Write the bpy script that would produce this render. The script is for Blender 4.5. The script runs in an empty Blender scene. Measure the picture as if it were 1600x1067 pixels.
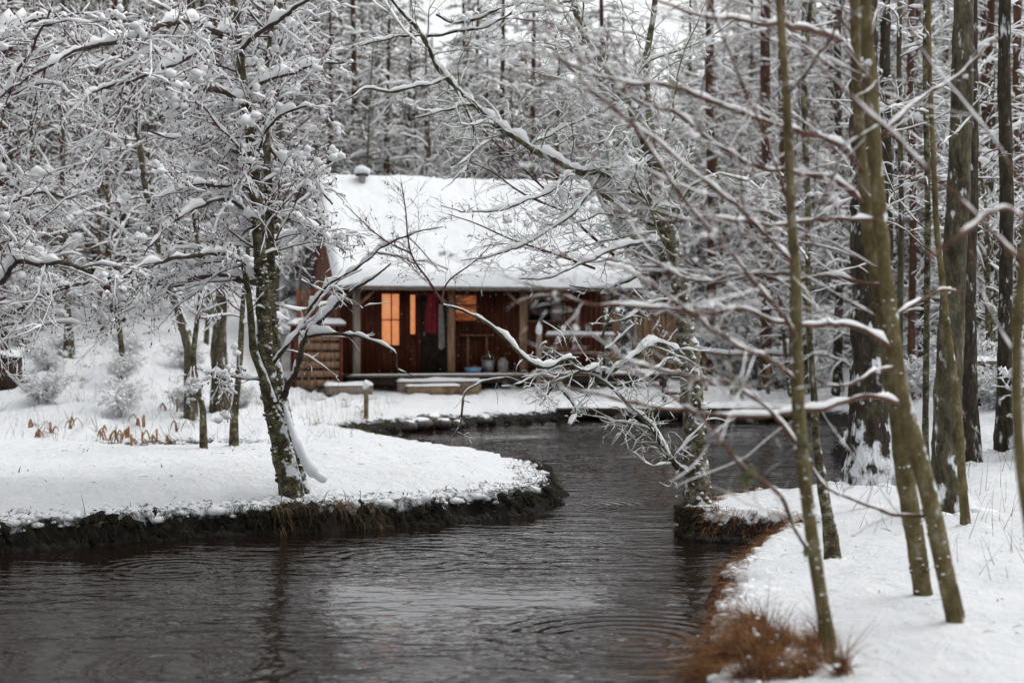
import bpy, math, random
import numpy as np
from mathutils import Vector
rng = np.random.default_rng(7)
random.seed(7)
R_ = math.radians
SC = bpy.context.scene
COL = SC.collection

# ---------------------------------------------------------------- camera
CZ = 2.0
cam_d = bpy.data.cameras.new('camera'); cam = bpy.data.objects.new('camera', cam_d); COL.objects.link(cam)
cam_d.sensor_width = 36; cam_d.lens = 50
cam.location = (0, 0, CZ); cam.rotation_euler = (R_(90 - 0.297), 0, 0)
cam_d.clip_start = .1; cam_d.clip_end = 800
cam_d.dof.use_dof = True; cam_d.dof.focus_distance = 15.0; cam_d.dof.aperture_fstop = 1.35
SC.camera = cam
# ---------------------------------------------------------------- light
w = bpy.data.worlds.new('World'); SC.world = w; w.use_nodes = True
nt = w.node_tree; nt.nodes.clear()
sky = nt.nodes.new('ShaderNodeTexSky'); sky.sky_type = 'NISHITA'; sky.sun_disc = False
sky.sun_elevation = R_(62); sky.sun_rotation = R_(70); sky.dust_density = 3.0; sky.air_density = 1.0
hs = nt.nodes.new('ShaderNodeHueSaturation'); hs.inputs['Saturation'].default_value = .07
bg = nt.nodes.new('ShaderNodeBackground'); bg.inputs['Strength'].default_value = .15
wo = nt.nodes.new('ShaderNodeOutputWorld')
nt.links.new(sky.outputs[0], hs.inputs['Color']); nt.links.new(hs.outputs[0], bg.inputs[0]); nt.links.new(bg.outputs[0], wo.inputs[0])
sd = bpy.data.lights.new('sun', 'SUN'); sun = bpy.data.objects.new('sun', sd); COL.objects.link(sun)
sd.energy = .5; sd.angle = R_(60); sd.color = (1, .94, .86)
sun.rotation_euler = (R_(-28), 0, R_(-70))
sun.location = (0, 0, 30)
SC.view_settings.view_transform = 'Standard'; SC.view_settings.look = 'None'
SC.view_settings.exposure = 0.52; SC.view_settings.gamma = 1; SC.view_settings.use_curve_mapping = False
SC.render.engine = 'CYCLES'
cy = SC.cycles
cy.max_bounces = 5; cy.diffuse_bounces = 3; cy.glossy_bounces = 2; cy.transmission_bounces = 2; cy.transparent_max_bounces = 4
cy.caustics_reflective = False; cy.caustics_refractive = False
cy.use_denoising = True; cy.use_adaptive_sampling = True; cy.adaptive_threshold = .015
cy.sample_clamp_indirect = 4

# ---------------------------------------------------------------- numpy noise
_tab = rng.random(4096)
def vnoise(x, y, z=None):
    if z is None: z = np.zeros_like(x)
    xi, yi, zi = np.floor(x).astype(np.int64), np.floor(y).astype(np.int64), np.floor(z).astype(np.int64)
    fx, fy, fz = x - xi, y - yi, z - zi
    fx, fy, fz = fx*fx*(3-2*fx), fy*fy*(3-2*fy), fz*fz*(3-2*fz)
    def h(a, b, c): return _tab[(a*73 + b*1279 + c*3571 + ((a*b) ^ (b*c))*7) & 4095]
    r = 0
    for i in (0, 1):
        for j in (0, 1):
            for k in (0, 1):
                r = r + h(xi+i, yi+j, zi+k) * (fx if i else 1-fx) * (fy if j else 1-fy) * (fz if k else 1-fz)
    return r*2 - 1
def fbm(x, y, z=None, o=4):
    a, s, r = 1., 1., 0
    for i in range(o):
        r = r + a*vnoise(x*s + 17*i, y*s - 9*i, None if z is None else z*s); a *= .5; s *= 2.03
    return r

# ---------------------------------------------------------------- materials
def M(name, base, rough=.8, var=None, vscale=5., vmix=.5, bump=0., bscale=30., snow=None, snow_noise=6., spec=.3, emit=None, estr=0, metal=0., stretch=None, detail=6):
    m = bpy.data.materials.new(name); m.use_nodes = True
    n = m.node_tree.nodes; l = m.node_tree.links; b = n['Principled BSDF']
    b.inputs['Roughness'].default_value = rough; b.inputs['Specular IOR Level'].default_value = spec
    b.inputs['Metallic'].default_value = metal
    tc = n.new('ShaderNodeTexCoord'); co = tc.outputs['Object']
    if stretch:
        mp = n.new('ShaderNodeMapping'); mp.inputs['Scale'].default_value = stretch; l.new(co, mp.inputs[0]); co = mp.outputs[0]
    def noise(sc, det=detail, r=.6):
        q = n.new('ShaderNodeTexNoise'); q.inputs['Scale'].default_value = sc; q.inputs['Detail'].default_value = det; q.inputs['Roughness'].default_value = r
        l.new(co, q.inputs['Vector']); return q.outputs['Fac']
    col = None
    if var is not None:
        cols = [base] + (list(var) if isinstance(var[0], tuple) else [var])
        cr = n.new('ShaderNodeValToRGB'); mm = n.new('ShaderNodeMath'); mm.operation = 'MULTIPLY_ADD'; l.new(noise(vscale), mm.inputs[0]); mm.inputs[1].default_value = .62
        m2 = n.new('ShaderNodeMath'); m2.operation = 'MULTIPLY'; l.new(noise(vscale*4.7), m2.inputs[0]); m2.inputs[1].default_value = .38; l.new(m2.outputs[0], mm.inputs[2]); l.new(mm.outputs[0], cr.inputs[0])
        e = cr.color_ramp.elements; lo, hi = .5 - vmix*.2, .5 + vmix*.2
        k = len(cols)
        for i in range(k):
            p = lo + (hi-lo)*i/(k-1)
            if i < 2: e[i].position = p; el = e[i]
            else: el = e.new(p)
            el.color = (*cols[i], 1)
        for i, el in enumerate(sorted(e, key=lambda q: q.position)): el.color = (*cols[i], 1)
        col = cr.outputs[0]
    if snow is not None:
        g = n.new('ShaderNodeNewGeometry'); sx = n.new('ShaderNodeSeparateXYZ'); l.new(g.outputs['Normal'], sx.inputs[0])
        a = n.new('ShaderNodeMath'); a.operation = 'MULTIPLY_ADD'; l.new(noise(snow_noise), a.inputs[0]); a.inputs[1].default_value = 1.3; a.inputs[2].default_value = -.65
        s = n.new('ShaderNodeMath'); s.operation = 'ADD'; l.new(sx.outputs[2], s.inputs[0]); l.new(a.outputs[0], s.inputs[1])
        mr = n.new('ShaderNodeMapRange'); l.new(s.outputs[0], mr.inputs[0]); mr.inputs[1].default_value = snow; mr.inputs[2].default_value = snow+.12
        mx = n.new('ShaderNodeMix'); mx.data_type = 'RGBA'; l.new(mr.outputs[0], mx.inputs[0])
        if col is not None: l.new(col, mx.inputs[6])
        else: mx.inputs[6].default_value = (*base, 1)
        mx.inputs[7].default_value = (.78, .81, .84, 1); col = mx.outputs[2]
    if col is not None: l.new(col, b.inputs['Base Color'])
    else: b.inputs['Base Color'].default_value = (*base, 1)
    if bump:
        bp = n.new('ShaderNodeBump'); bp.inputs['Strength'].default_value = 1; bp.inputs['Distance'].default_value = bump
        l.new(noise(bscale, 5, .65), bp.inputs['Height']); l.new(bp.outputs[0], b.inputs['Normal'])
    if emit is not None:
        if col is not None: l.new(col, b.inputs['Emission Color'])
        else: b.inputs['Emission Color'].default_value = (*emit, 1)
        b.inputs['Emission Strength'].default_value = estr
    return m
SNOW = M('snow', (.76, .79, .82), .65, var=(.82, .84, .86), vscale=8, bump=.012, bscale=28, spec=.2)
SNOWT = M('twig_snow', (.86, .87, .88), .7, spec=.15)
MOSSY = M('mossy_bark', (.018, .014, .010), .9, var=[(.045, .035, .022), (.125, .115, .06), (.30, .29, .19)], vscale=13, vmix=.65, bump=.03, bscale=34, snow=0.2, snow_noise=11)
ALDER = M('alder_bark', (.035, .027, .014), .85, var=[(.085, .066, .026), (.14, .112, .05), (.24, .225, .165)], vscale=10, vmix=.8, bump=.008, bscale=45, snow=0.22, snow_noise=14, stretch=(1, 1, .6))
ALDTWIG = M('alder_twig', (.050, .021, .013), .8, var=[(.105, .048, .030), (.13, .088, .058)], vscale=12)
PURPLE = M('purple_twig', (.050, .018, .020), .75, var=(.10, .042, .038), vscale=15)
LIMB = M('limb_bark', (.022, .016, .013), .85, var=[(.055, .04, .032), (.12, .10, .075)], vscale=14, vmix=.8, bump=.006, bscale=50)
PALELICH = M('lichened_bark', (.02, .015, .01), .9, var=[(.07, .055, .035), (.19, .175, .12), (.34, .32, .24)], vscale=15, vmix=.7, bump=.03, bscale=30, snow=0.19, snow_noise=11)
BUD = M('catkin', (.06, .018, .020), .8, var=(.14, .045, .04), vscale=20)
DARKB = M('pine_bark', (.012, .009, .007), .95, var=[(.04, .03, .021), (.09, .08, .05)], vscale=13, vmix=.7, bump=.06, bscale=17, snow=0.15, snow_noise=9, stretch=(1, 1, .35))
PALEB = M('birch_bark', (.016, .013, .009), .9, var=[(.05, .04, .027), (.10, .09, .055), (.20, .17, .125)], vscale=9, vmix=.75, bump=.045, bscale=18, snow=0.19, snow_noise=10, stretch=(1, 1, .4))
REDB = M('red_pine_bark', (.028, .018, .013), .9, var=[(.075, .038, .024), (.15, .075, .045)], vscale=8, vmix=.7, bump=.04, bscale=14, snow=0.22, stretch=(1, 1, .4))
NEEDLE = M('needle', (.024, .019, .007), .8, var=[(.058, .048, .017), (.11, .060, .027)], vscale=2.5)
BROWNT = M('brown_twig', (.035, .019, .010), .85, var=[(.095, .050, .026), (.115, .092, .040)], vscale=4)
LICHEN = M('lichen_twig', (.055, .045, .025), .9, var=[(.13, .13, .065), (.26, .27, .16)], vscale=18, vmix=.8)
RUST = M('rust_grass', (.05, .018, .008), .8, var=[(.17, .07, .022), (.34, .18, .07)], vscale=9)
STRAW = M('straw_grass', (.03, .02, .01), .8, var=[(.10, .065, .028), (.26, .16, .07)], vscale=3)
DKGRASS = M('wet_grass', (.005, .005, .003), .85, var=[(.016, .014, .006), (.04, .038, .014)], vscale=6)
GREENL = M('green_leaf', (.08, .12, .02), .5, var=(.16, .17, .04), vscale=8)
ORANGEL = M('orange_leaf', (.20, .075, .03), .6, var=(.33, .17, .07), vscale=8)
LITTER = M('leaf_litter', (.03, .02, .015), .8, var=(.09, .05, .03), vscale=9)
REDWOOD = M('stained_board', (.055, .014, .007), .75, var=(.15, .038, .017), vscale=5, stretch=(6, 6, .5), bump=.004, bscale=20)
GREYWOOD = M('weathered_timber', (.14, .105, .085), .85, var=[(.24, .19, .155), (.33, .28, .24)], vscale=5, stretch=(6, 6, .5), bump=.003, bscale=25)
BROWNW = M('brown_board', (.10, .055, .032), .85, var=[(.21, .12, .07), (.30, .20, .14)], vscale=4, stretch=(5, 5, .4), bump=.004, bscale=20)
GABLEW = M('red_gable_board', (.12, .035, .02), .85, var=[(.25, .085, .05), (.30, .19, .14)], vscale=3, stretch=(4, 4, .5))
LOGW = M('log_timber', (.06, .04, .025), .9, var=[(.17, .12, .07), (.26, .20, .12)], vscale=4, bump=.008, bscale=15)
DARKW = M('dark_timber', (.018, .012, .009), .9, var=(.05, .035, .025), vscale=5)
STONE = M('stone', (.05, .045, .04), .8, var=(.17, .15, .14), vscale=6, bump=.01, bscale=12, snow=.75, snow_noise=4)
METAL = M('zinc', (.22, .22, .23), .45, var=(.38, .38, .39), vscale=6, metal=.6)
BLUEP = M('blue_plastic', (.19, .36, .50), .4)
REDC = M('red_cloth', (.13, .010, .014), .9, var=(.22, .02, .03), vscale=6)
GREYC = M('grey_cloth', (.25, .22, .22), .9, var=(.4, .37, .36), vscale=8)
SOOT = M('stove_pipe', (.05, .045, .04), .6)
DGLASS = M('dark_glass', (.012, .013, .012), .08, spec=.5)
LAMPG = M('lit_pane', (.38, .10, .03), .5, var=[(.9, .33, .13), (1., .50, .26)], vscale=1.6, vmix=1.1, emit=(1, .4, .1), estr=.42, stretch=(1, 1, .8))
DIMG = M('dim_lit_pane', (.10, .03, .015), .5, var=[(.30, .09, .035), (.85, .3, .10)], vscale=4, vmix=.7, emit=(1, .4, .1), estr=.3, stretch=(.6, .6, 2.2))

# ground: snow on top, dark earth on the steep banks
def ground_material():
    m = bpy.data.materials.new('snowy_ground'); m.use_nodes = True
    n = m.node_tree.nodes; l = m.node_tree.links; b = n['Principled BSDF']
    g = n.new('ShaderNodeNewGeometry'); sp = n.new('ShaderNodeSeparateXYZ'); l.new(g.outputs['Position'], sp.inputs[0])
    sn = n.new('ShaderNodeSeparateXYZ'); l.new(g.outputs['Normal'], sn.inputs[0])
    def noise(sc, d=5, r=.6):
        q = n.new('ShaderNodeTexNoise'); q.inputs['Scale'].default_value = sc; q.inputs['Detail'].default_value = d; q.inputs['Roughness'].default_value = r
        l.new(g.outputs['Position'], q.inputs['Vector']); return q.outputs['Fac']
    def mth(op, a, bb, c=None):
        q = n.new('ShaderNodeMath'); q.operation = op
        for i, v in enumerate((a, bb, c)):
            if v is None: continue
            if isinstance(v, (int, float)): q.inputs[i].default_value = v
            else: l.new(v, q.inputs[i])
        return q.outputs[0]
    nz = noise(7, 8, .7)
    # height above the water line, broken up
    hz = mth('MULTIPLY_ADD', nz, -.45, sp.outputs[2])       # z - .45 n
    a = n.new('ShaderNodeMapRange'); l.new(hz, a.inputs[0]); a.inputs[1].default_value = -.06; a.inputs[2].default_value = -.02
    st = mth('MULTIPLY_ADD', nz, -.55, sn.outputs[2])
    c = n.new('ShaderNodeMapRange'); l.new(st, c.inputs[0]); c.inputs[1].default_value = .30; c.inputs[2].default_value = .42
    mask = mth('MULTIPLY', a.outputs[0], c.outputs[0])
    er = n.new('ShaderNodeValToRGB'); l.new(noise(9, 8, .7), er.inputs[0])
    er.color_ramp.elements[0].position = .35; er.color_ramp.elements[0].color = (.003, .0025, .002, 1)
    er.color_ramp.elements[1].position = .7; er.color_ramp.elements[1].color = (.016, .012, .008, 1)
    sr = n.new('ShaderNodeValToRGB'); l.new(noise(3, 6), sr.inputs[0])
    sr.color_ramp.elements[0].position = .3; sr.color_ramp.elements[0].color = (.74, .77, .80, 1)
    sr.color_ramp.elements[1].position = .7; sr.color_ramp.elements[1].color = (.82, .84, .86, 1)
    mx = n.new('ShaderNodeMix'); mx.data_type = 'RGBA'; l.new(mask, mx.inputs[0]); l.new(er.outputs[0], mx.inputs[6]); l.new(sr.outputs[0], mx.inputs[7])
    l.new(mx.outputs[2], b.inputs['Base Color']); b.inputs['Roughness'].default_value = .7; b.inputs['Specular IOR Level'].default_value = .2
    bp = n.new('ShaderNodeBump'); bp.inputs['Distance'].default_value = .07; bp.inputs['Strength'].default_value = 1
    l.new(noise(9, 8, .65), bp.inputs['Height'])
    bp2 = n.new('ShaderNodeBump'); bp2.inputs['Distance'].default_value = .08; bp2.inputs['Strength'].default_value = .8
    l.new(mask, bp2.inputs['Height']); l.new(bp.outputs[0], bp2.inputs['Normal']); l.new(bp2.outputs[0], b.inputs['Normal'])
    return m
GROUND = ground_material()

def water_material():
    m = bpy.data.materials.new('dark_water'); m.use_nodes = True
    n = m.node_tree.nodes; l = m.node_tree.links; b = n['Principled BSDF']
    b.inputs['Base Color'].default_value = (.012, .007, .005, 1); b.inputs['Roughness'].default_value = .02
    b.inputs['IOR'].default_value = 1.38
    g = n.new('ShaderNodeNewGeometry'); pos = g.outputs['Position']
    def mth(op, a, bb=None, c=None):
        q = n.new('ShaderNodeMath'); q.operation = op
        for i, v in enumerate((a, bb, c)):
            if v is None: continue
            if isinstance(v, (int, float)): q.inputs[i].default_value = v
            else: l.new(v, q.inputs[i])
        return q.outputs[0]
    def noise(sc, scale=(1, 1, 1), d=2, r=.5, dist=0., rot=0):
        mp = n.new('ShaderNodeMapping'); mp.inputs['Scale'].default_value = scale; mp.inputs['Rotation'].default_value = (0, 0, rot); l.new(pos, mp.inputs[0])
        q = n.new('ShaderNodeTexNoise'); q.inputs['Scale'].default_value = sc; q.inputs['Detail'].default_value = d; q.inputs['Roughness'].default_value = r; q.inputs['Distortion'].default_value = dist
        l.new(mp.outputs[0], q.inputs['Vector']); return q.outputs['Fac']
    h = mth('MULTIPLY', noise(3.1, (.7, 1.8, 1), 2, .5, .7, .12), .028)
    h = mth('MULTIPLY_ADD', noise(9, (.8, 1.5, 1), 2, .5, .5, -.2), .0062, h)
    calm = n.new('ShaderNodeMapRange'); l.new(noise(.35, (1, 1.5, 1), 2), calm.inputs[0])
    calm.inputs[1].default_value = .38; calm.inputs[2].default_value = .62; calm.inputs[3].default_value = .22; calm.inputs[4].default_value = 1.25
    h = mth('MULTIPLY', h, calm.outputs[0])
    for (cx, cy_, wl, R0, amp) in ((.78, 9.25, .15, .95, .0042), (-.9, 12.6, .17, .9, .0026), (.62, 16.6, .13, .9, .004), (-2.9, 12.1, .15, .7, .0026), (-1.9, 8.6, .16, .7, .0016)):
        vd = n.new('ShaderNodeVectorMath'); vd.operation = 'DISTANCE'; l.new(pos, vd.inputs[0]); vd.inputs[1].default_value = (cx, cy_, 0)
        d = vd.outputs['Value']
        s = mth('SINE', mth('MULTIPLY', d, 2*math.pi/wl))
        q = mth('SUBTRACT', d, R0*.6); e = mth('POWER', 2.718, mth('MULTIPLY', mth('MULTIPLY', q, q), -1/(R0*.45)**2))
        h = mth('MULTIPLY_ADD', mth('MULTIPLY', s, e), amp, h)
    bp = n.new('ShaderNodeBump'); bp.inputs['Distance'].default_value = 1; bp.inputs['Strength'].default_value = 1
    l.new(h, bp.inputs['Height']); l.new(bp.outputs[0], b.inputs['Normal'])
    return m
WATER = water_material()

# ---------------------------------------------------------------- mesh helpers
def mk(name, verts, faces, mat, parent=None, smooth=True, link=True):
    """faces: list of int arrays (n,3) or (n,4)"""
    me = bpy.data.meshes.new(name)
    verts = np.asarray(verts, dtype=np.float32).reshape(-1, 3)
    faces = [np.asarray(f, dtype=np.int32) for f in (faces if isinstance(faces, list) else [faces]) if len(f)]
    nl = sum(f.size for f in faces); nf = sum(len(f) for f in faces)
    me.vertices.add(len(verts)); me.vertices.foreach_set('co', verts.ravel())
    me.loops.add(nl); me.polygons.add(nf)
    me.loops.foreach_set('vertex_index', np.concatenate([f.ravel() for f in faces]))
    tot = np.concatenate([np.full(len(f), f.shape[1], np.int32) for f in faces])
    me.polygons.foreach_set('loop_start', np.concatenate([[0], np.cumsum(tot)[:-1]]).astype(np.int32))
    if smooth: me.polygons.foreach_set('use_smooth', np.ones(nf, bool))
    me.update(calc_edges=True); me.materials.append(mat)
    o = bpy.data.objects.new(name, me)
    if link: COL.objects.link(o)
    if parent is not None: o.parent = parent
    return o
def tag(o, label=None, cat=None, group=None, kind=None):
    if label: o['label'] = label
    if cat: o['category'] = cat
    if group: o['group'] = group
    if kind: o['kind'] = kind
    return o
def empty(name, loc, label, cat, group=None, rz=0):
    o = bpy.data.objects.new(name, None); COL.objects.link(o); o.location = loc; o.rotation_euler = (0, 0, rz); o.empty_display_size = .2
    return tag(o, label, cat, group)
class MB:
    def __init__(s): s.v = []; s.f4 = []; s.f3 = []; s.n = 0
    def add(s, v, f4=None, f3=None):
        v = np.asarray(v, float).reshape(-1, 3); s.v.append(v)
        if f4 is not None and len(f4): s.f4.append(np.asarray(f4) + s.n)
        if f3 is not None and len(f3): s.f3.append(np.asarray(f3) + s.n)
        s.n += len(v); return s
    def box(s, x0, x1, y0, y1, z0, z1):
        v = [(x, y, z) for z in (z0, z1) for y in (y0, y1) for x in (x0, x1)]
        return s.add(v, [(0, 2, 3, 1), (4, 5, 7, 6), (0, 1, 5, 4), (2, 6, 7, 3), (0, 4, 6, 2), (1, 3, 7, 5)])
    def beam(s, a, b, w, h, up=(0, 0, 1)):
        a, b = Vector(a), Vector(b); t = (b-a).normalized(); u = t.cross(Vector(up)).normalized(); q = u.cross(t)
        v = [p + u*sx*w/2 + q*sy*h/2 for p in (a, b) for sx, sy in ((-1, -1), (1, -1), (1, 1), (-1, 1))]
        return s.add([tuple(p) for p in v], [(3, 2, 1, 0), (4, 5, 6, 7), (0, 1, 5, 4), (1, 2, 6, 5), (2, 3, 7, 6), (3, 0, 4, 7)])
    def tubes(s, P, R, S=3, ex=None):
        v, f = tube(P, R, S, ex); return s.add(v, f)
    def build(s, name, mat, parent=None, smooth=False):
        fs = []
        if s.f4: fs.append(np.concatenate(s.f4))
        if s.f3: fs.append(np.concatenate(s.f3))
        if not fs: return None
        return mk(name, np.concatenate(s.v), fs, mat, parent, smooth)
def tube(P, R, S=3, up_r=None):
    P = np.asarray(P, float); R = np.asarray(R, float)
    if P.ndim == 2:
        P = P[None]; R = R[None]
        if up_r is not None: up_r = np.asarray(up_r)[None]
    N, K, _ = P.shape
    T = np.gradient(P, axis=1); T /= np.linalg.norm(T, axis=2, keepdims=True) + 1e-9
    mt = T.mean(1); ref = np.where(np.abs(mt[:, 2:3]) > .9*np.linalg.norm(mt, axis=1, keepdims=True), np.array([[1., 0, 0]]), np.array([[0, 0, 1.]]))[:, None, :]
    U = np.cross(T, ref); U /= np.linalg.norm(U, axis=2, keepdims=True) + 1e-9
    V = np.cross(U, T)
    a = np.arange(S)/S*2*np.pi + .3
    R2 = R if up_r is None else up_r
    v = P[:, :, None, :] + (R[:, :, None]*np.cos(a))[..., None]*U[:, :, None, :] + (R2[:, :, None]*np.sin(a))[..., None]*V[:, :, None, :]
    idx = np.arange(N*K*S).reshape(N, K, S); nx = np.roll(idx, -1, axis=2)
    f = np.stack([idx[:, :-1], nx[:, :-1], nx[:, 1:], idx[:, 1:]], -1).reshape(-1, 4)
    return v.reshape(-1, 3), f
def resample(pts, K, smooth=True):
    pts = np.asarray(pts, float); n = len(pts)
    if n > 2 and smooth:   # Catmull-Rom
        e = np.vstack([2*pts[0]-pts[1], pts, 2*pts[-1]-pts[-2]]); out = []
        for i in range(1, n):
            p0, p1, p2, p3 = e[i-1], e[i], e[i+1], e[i+2]
            t = np.linspace(0, 1, 8, endpoint=False)[:, None]
            out.append(.5*((2*p1) + (-p0+p2)*t + (2*p0-5*p1+4*p2-p3)*t*t + (-p0+3*p1-3*p2+p3)*t**3))
        pts = np.vstack(out + [pts[-1:]])
    d = np.r_[0, np.cumsum(np.linalg.norm(np.diff(pts[:, :3], axis=0), axis=1))]
    q = np.linspace(0, d[-1], K)
    return np.stack([np.interp(q, d, pts[:, j]) for j in range(pts.shape[1])], 1)
def W(px, py, d):
    return ((px-800)/2222*d, d, CZ - (py-522)/2222*d)
WS = 1.
def trace(pts, K=None, d0=None):
    """pts: (px, py, depth, width_px) -> P, R"""
    a = np.array([(*W(p[0], p[1], p[2]), max(p[3]*.5*WS*p[2]/2222, .001)) for p in pts])
    if K is None:
        L = np.linalg.norm(np.diff(a[:, :3], axis=0), axis=1).sum(); K = int(np.clip(L/.045, 8, 120))
    r = resample(a, K); return r[:, :3], r[:, 3]
def same(cs, K):
    P = []; Rr = []
    for p, r in cs:
        q = resample(np.c_[p, r], K, smooth=False); P.append(q[:, :3]); Rr.append(q[:, 3])
    return np.array(P), np.array(Rr)
def spawn(P, R, rate, t=(.2, 1), rel=(.3, .6), ang=(35, 70), K=6, wander=.18, grav=0., slender=.012, rmin=.0015, bias=(0, 0, 0), flat=0., maxlen=9, minlen=.05, rfrac=.75, taper=.35, lencurve=.5):
    N, Kp, _ = P.shape
    L = np.linalg.norm(np.diff(P, axis=1), axis=2).sum(1)
    n = rng.poisson(L*rate); idx = np.repeat(np.arange(N), n); m = len(idx)
    if m == 0: return np.zeros((0, K, 3)), np.zeros((0, K))
    tt = rng.uniform(t[0], t[1], m); q = tt*(Kp-1); i0 = np.minimum(q.astype(int), Kp-2); f = (q-i0)[:, None]
    p = P[idx, i0]*(1-f) + P[idx, i0+1]*f; rp = R[idx, i0]*(1-f[:, 0]) + R[idx, i0+1]*f[:, 0]
    T = P[idx, i0+1]-P[idx, i0]; T /= np.linalg.norm(T, axis=1, keepdims=True)+1e-9
    rv = rng.normal(size=(m, 3)); rv[:, 2] *= (1-flat); u = rv - (rv*T).sum(1, keepdims=True)*T; u /= np.linalg.norm(u, axis=1, keepdims=True)+1e-9
    a = np.radians(rng.uniform(ang[0], ang[1], m))[:, None]
    D = T*np.cos(a) + u*np.sin(a) + np.array(bias); D /= np.linalg.norm(D, axis=1, keepdims=True)
    ln = np.clip(L[idx]*rng.uniform(rel[0], rel[1], m)*(1-lencurve*tt), minlen, maxlen)
    step = ln/(K-1); out = [p]
    for k in range(1, K):
        D = D + wander*rng.normal(size=(m, 3)); D[:, 2] -= grav; D /= np.linalg.norm(D, axis=1, keepdims=True)
        out.append(out[-1] + D*step[:, None])
    r0 = np.maximum(np.minimum(ln*slender, rp*rfrac), rmin)
    Rk = np.maximum(r0[:, None]*np.linspace(1, taper, K)[None], rmin*.6)
    return np.stack(out, 1), Rk
def snow_on(mb, P, R, base=.008, k=1.1, S=4, gap=.1, lump=.35, up=.75, sub=None):
    """ridge of snow lying on the upper side of each branch"""
    if P.ndim == 2: P = P[None]; R = R[None]
    if len(P) == 0: return
    N, K, _ = P.shape
    T = np.gradient(P, axis=1); T /= np.linalg.norm(T, axis=2, keepdims=True)+1e-9
    hz = np.clip((np.sqrt(T[..., 0]**2+T[..., 1]**2)-.2)/.5, 0, 1)
    lm = 1 + lump*rng.normal(size=(N, K)); lm[rng.random((N, K)) < gap] = .15
    if K <= 12: lm = lm*np.clip(rng.normal(1, .75, (N, 1)), 0, 2.4)
    if K > 12:
        lm = (lm + np.roll(lm, 1, 1))/2; q_ = P*7 + 3.7; l2 = fbm(q_[..., 0], q_[..., 1], q_[..., 2], 3); lm = lm*np.clip(1.0 + 1.25*l2, .1, 1.9)*np.clip((1-np.linspace(0, 1, K))/.3, .12, 1)
    w_ = np.clip((R*k + base)*hz*lm, 0, None); w_[:, -1] *= .6; w_[:, 0] *= .5
    if K > 12: w_[:, 0] *= .1; w_[:, 1] *= .35; w_[:, 2] *= .7
    w_ = np.where(w_ < .25*base, 0, w_)
    C = P.copy(); C[..., 2] += R*.55 + w_*up
    side = np.minimum(w_, R*1.05 + base*.9)
    mb.tubes(C, side, S, w_*1.05)
def ico(sub=1):
    import bmesh
    bm = bmesh.new(); bmesh.ops.create_icosphere(bm, subdivisions=sub, radius=1)
    v = np.array([q.co[:] for q in bm.verts]); f = np.array([[q.index for q in fa.verts] for fa in bm.faces]); bm.free(); return v, f
ICO1 = ico(1); ICO2 = ico(2)
def blobs(mb, C, S_, I=ICO1, rough=.3, squash=.75):
    v, f = I; n = len(C)
    if n == 0: return
    C = np.asarray(C, float); S_ = np.asarray(S_, float)
    sc = S_[:, None]*rng.uniform(.75, 1.25, (n, 3)); sc[:, 2] *= squash
    d = v[None]*sc[:, None, :]
    d = d*(1 + rough*rng.normal(size=(n, len(v), 1))*.5)
    vv = d + C[:, None, :]
    ff = f[None] + (np.arange(n)*len(v))[:, None, None]
    mb.add(vv.reshape(-1, 3), f3=ff.reshape(-1, 3))
def pts_on(P, m, t0=.2):
    i = rng.integers(0, len(P), m); q = rng.uniform(t0, 1, m)*(P.shape[1]-1); j = np.minimum(q.astype(int), P.shape[1]-2); f = (q-j)[:, None]
    return P[i, j]*(1-f) + P[i, j+1]*f
def buds(mb, P, m, size=.008, hang=.015):
    c = pts_on(P, m); c[:, 2] -= rng.uniform(0, hang, m)
    o = np.array([(1, 0, 0), (-.5, .87, 0), (-.5, -.87, 0), (0, 0, 1.5), (0, 0, -1.8)])
    f = np.array([(0, 1, 3), (1, 2, 3), (2, 0, 3), (1, 0, 4), (2, 1, 4), (0, 2, 4)])
    s = size*rng.uniform(.6, 1.4, m)
    v = c[:, None] + o[None]*s[:, None, None]
    mb.add(v.reshape(-1, 3), f3=(f[None] + (np.arange(m)*5)[:, None, None]).reshape(-1, 3))
def trunk_mesh(P, R, mat, parent, name='trunk', S=16, amp=.12, freq=9, flare=0., K=None, cap=True):
    if K: q = resample(np.c_[P, R], K); P, R = q[:, :3], q[:, 3]
    R = R.copy()
    if flare:
        d = np.linalg.norm(P-P[0], axis=1); R *= 1 + flare*np.exp(-d/(3*R[0]))
    P = P.copy(); P = np.vstack([P[0]-(P[1]-P[0])/np.linalg.norm(P[1]-P[0])*.35, P]); R = np.r_[R[0]*1.15, R]
    v, f = tube(P, R, S); c = np.repeat(P, S, axis=0); rr = np.repeat(R, S)[:, None]; d = (v-c)/rr
    n = fbm(v[:, 0]*freq, v[:, 1]*freq, v[:, 2]*freq*.6, 3)[:, None]
    lobe = (1 + .18*flare*np.sin(np.tile(np.arange(S)/S*2*np.pi*4, len(P)))*np.exp(-np.repeat(np.r_[0, np.linalg.norm(P[1:]-P[1], axis=1)], S)/(2.5*R[1])))[:, None]
    v = c + d*rr*(1 + amp*n)*lobe
    if name == 'trunk' and parent.get('category'):
        cb = MB(); m = 26; a = rng.uniform(0, 6.28, m); r0 = R[1]*(1.0+.35*flare)
        bx = parent.location; qx = P[1, 0]+np.cos(a)*r0*rng.uniform(.95, 1.45, m); qy = P[1, 1]+np.sin(a)*r0*rng.uniform(.95, 1.45, m)
        blobs(cb, np.stack([qx, qy, height(qx+bx[0], qy+bx[1])-bx[2]-r0*.03], 1), r0*rng.uniform(.15, .42, m), ICO1, .08, .5); cb.build('snow_collar', SNOW, parent, True)['kind'] = 'stuff'
    return mk(name, v, [f], mat, parent)

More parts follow.
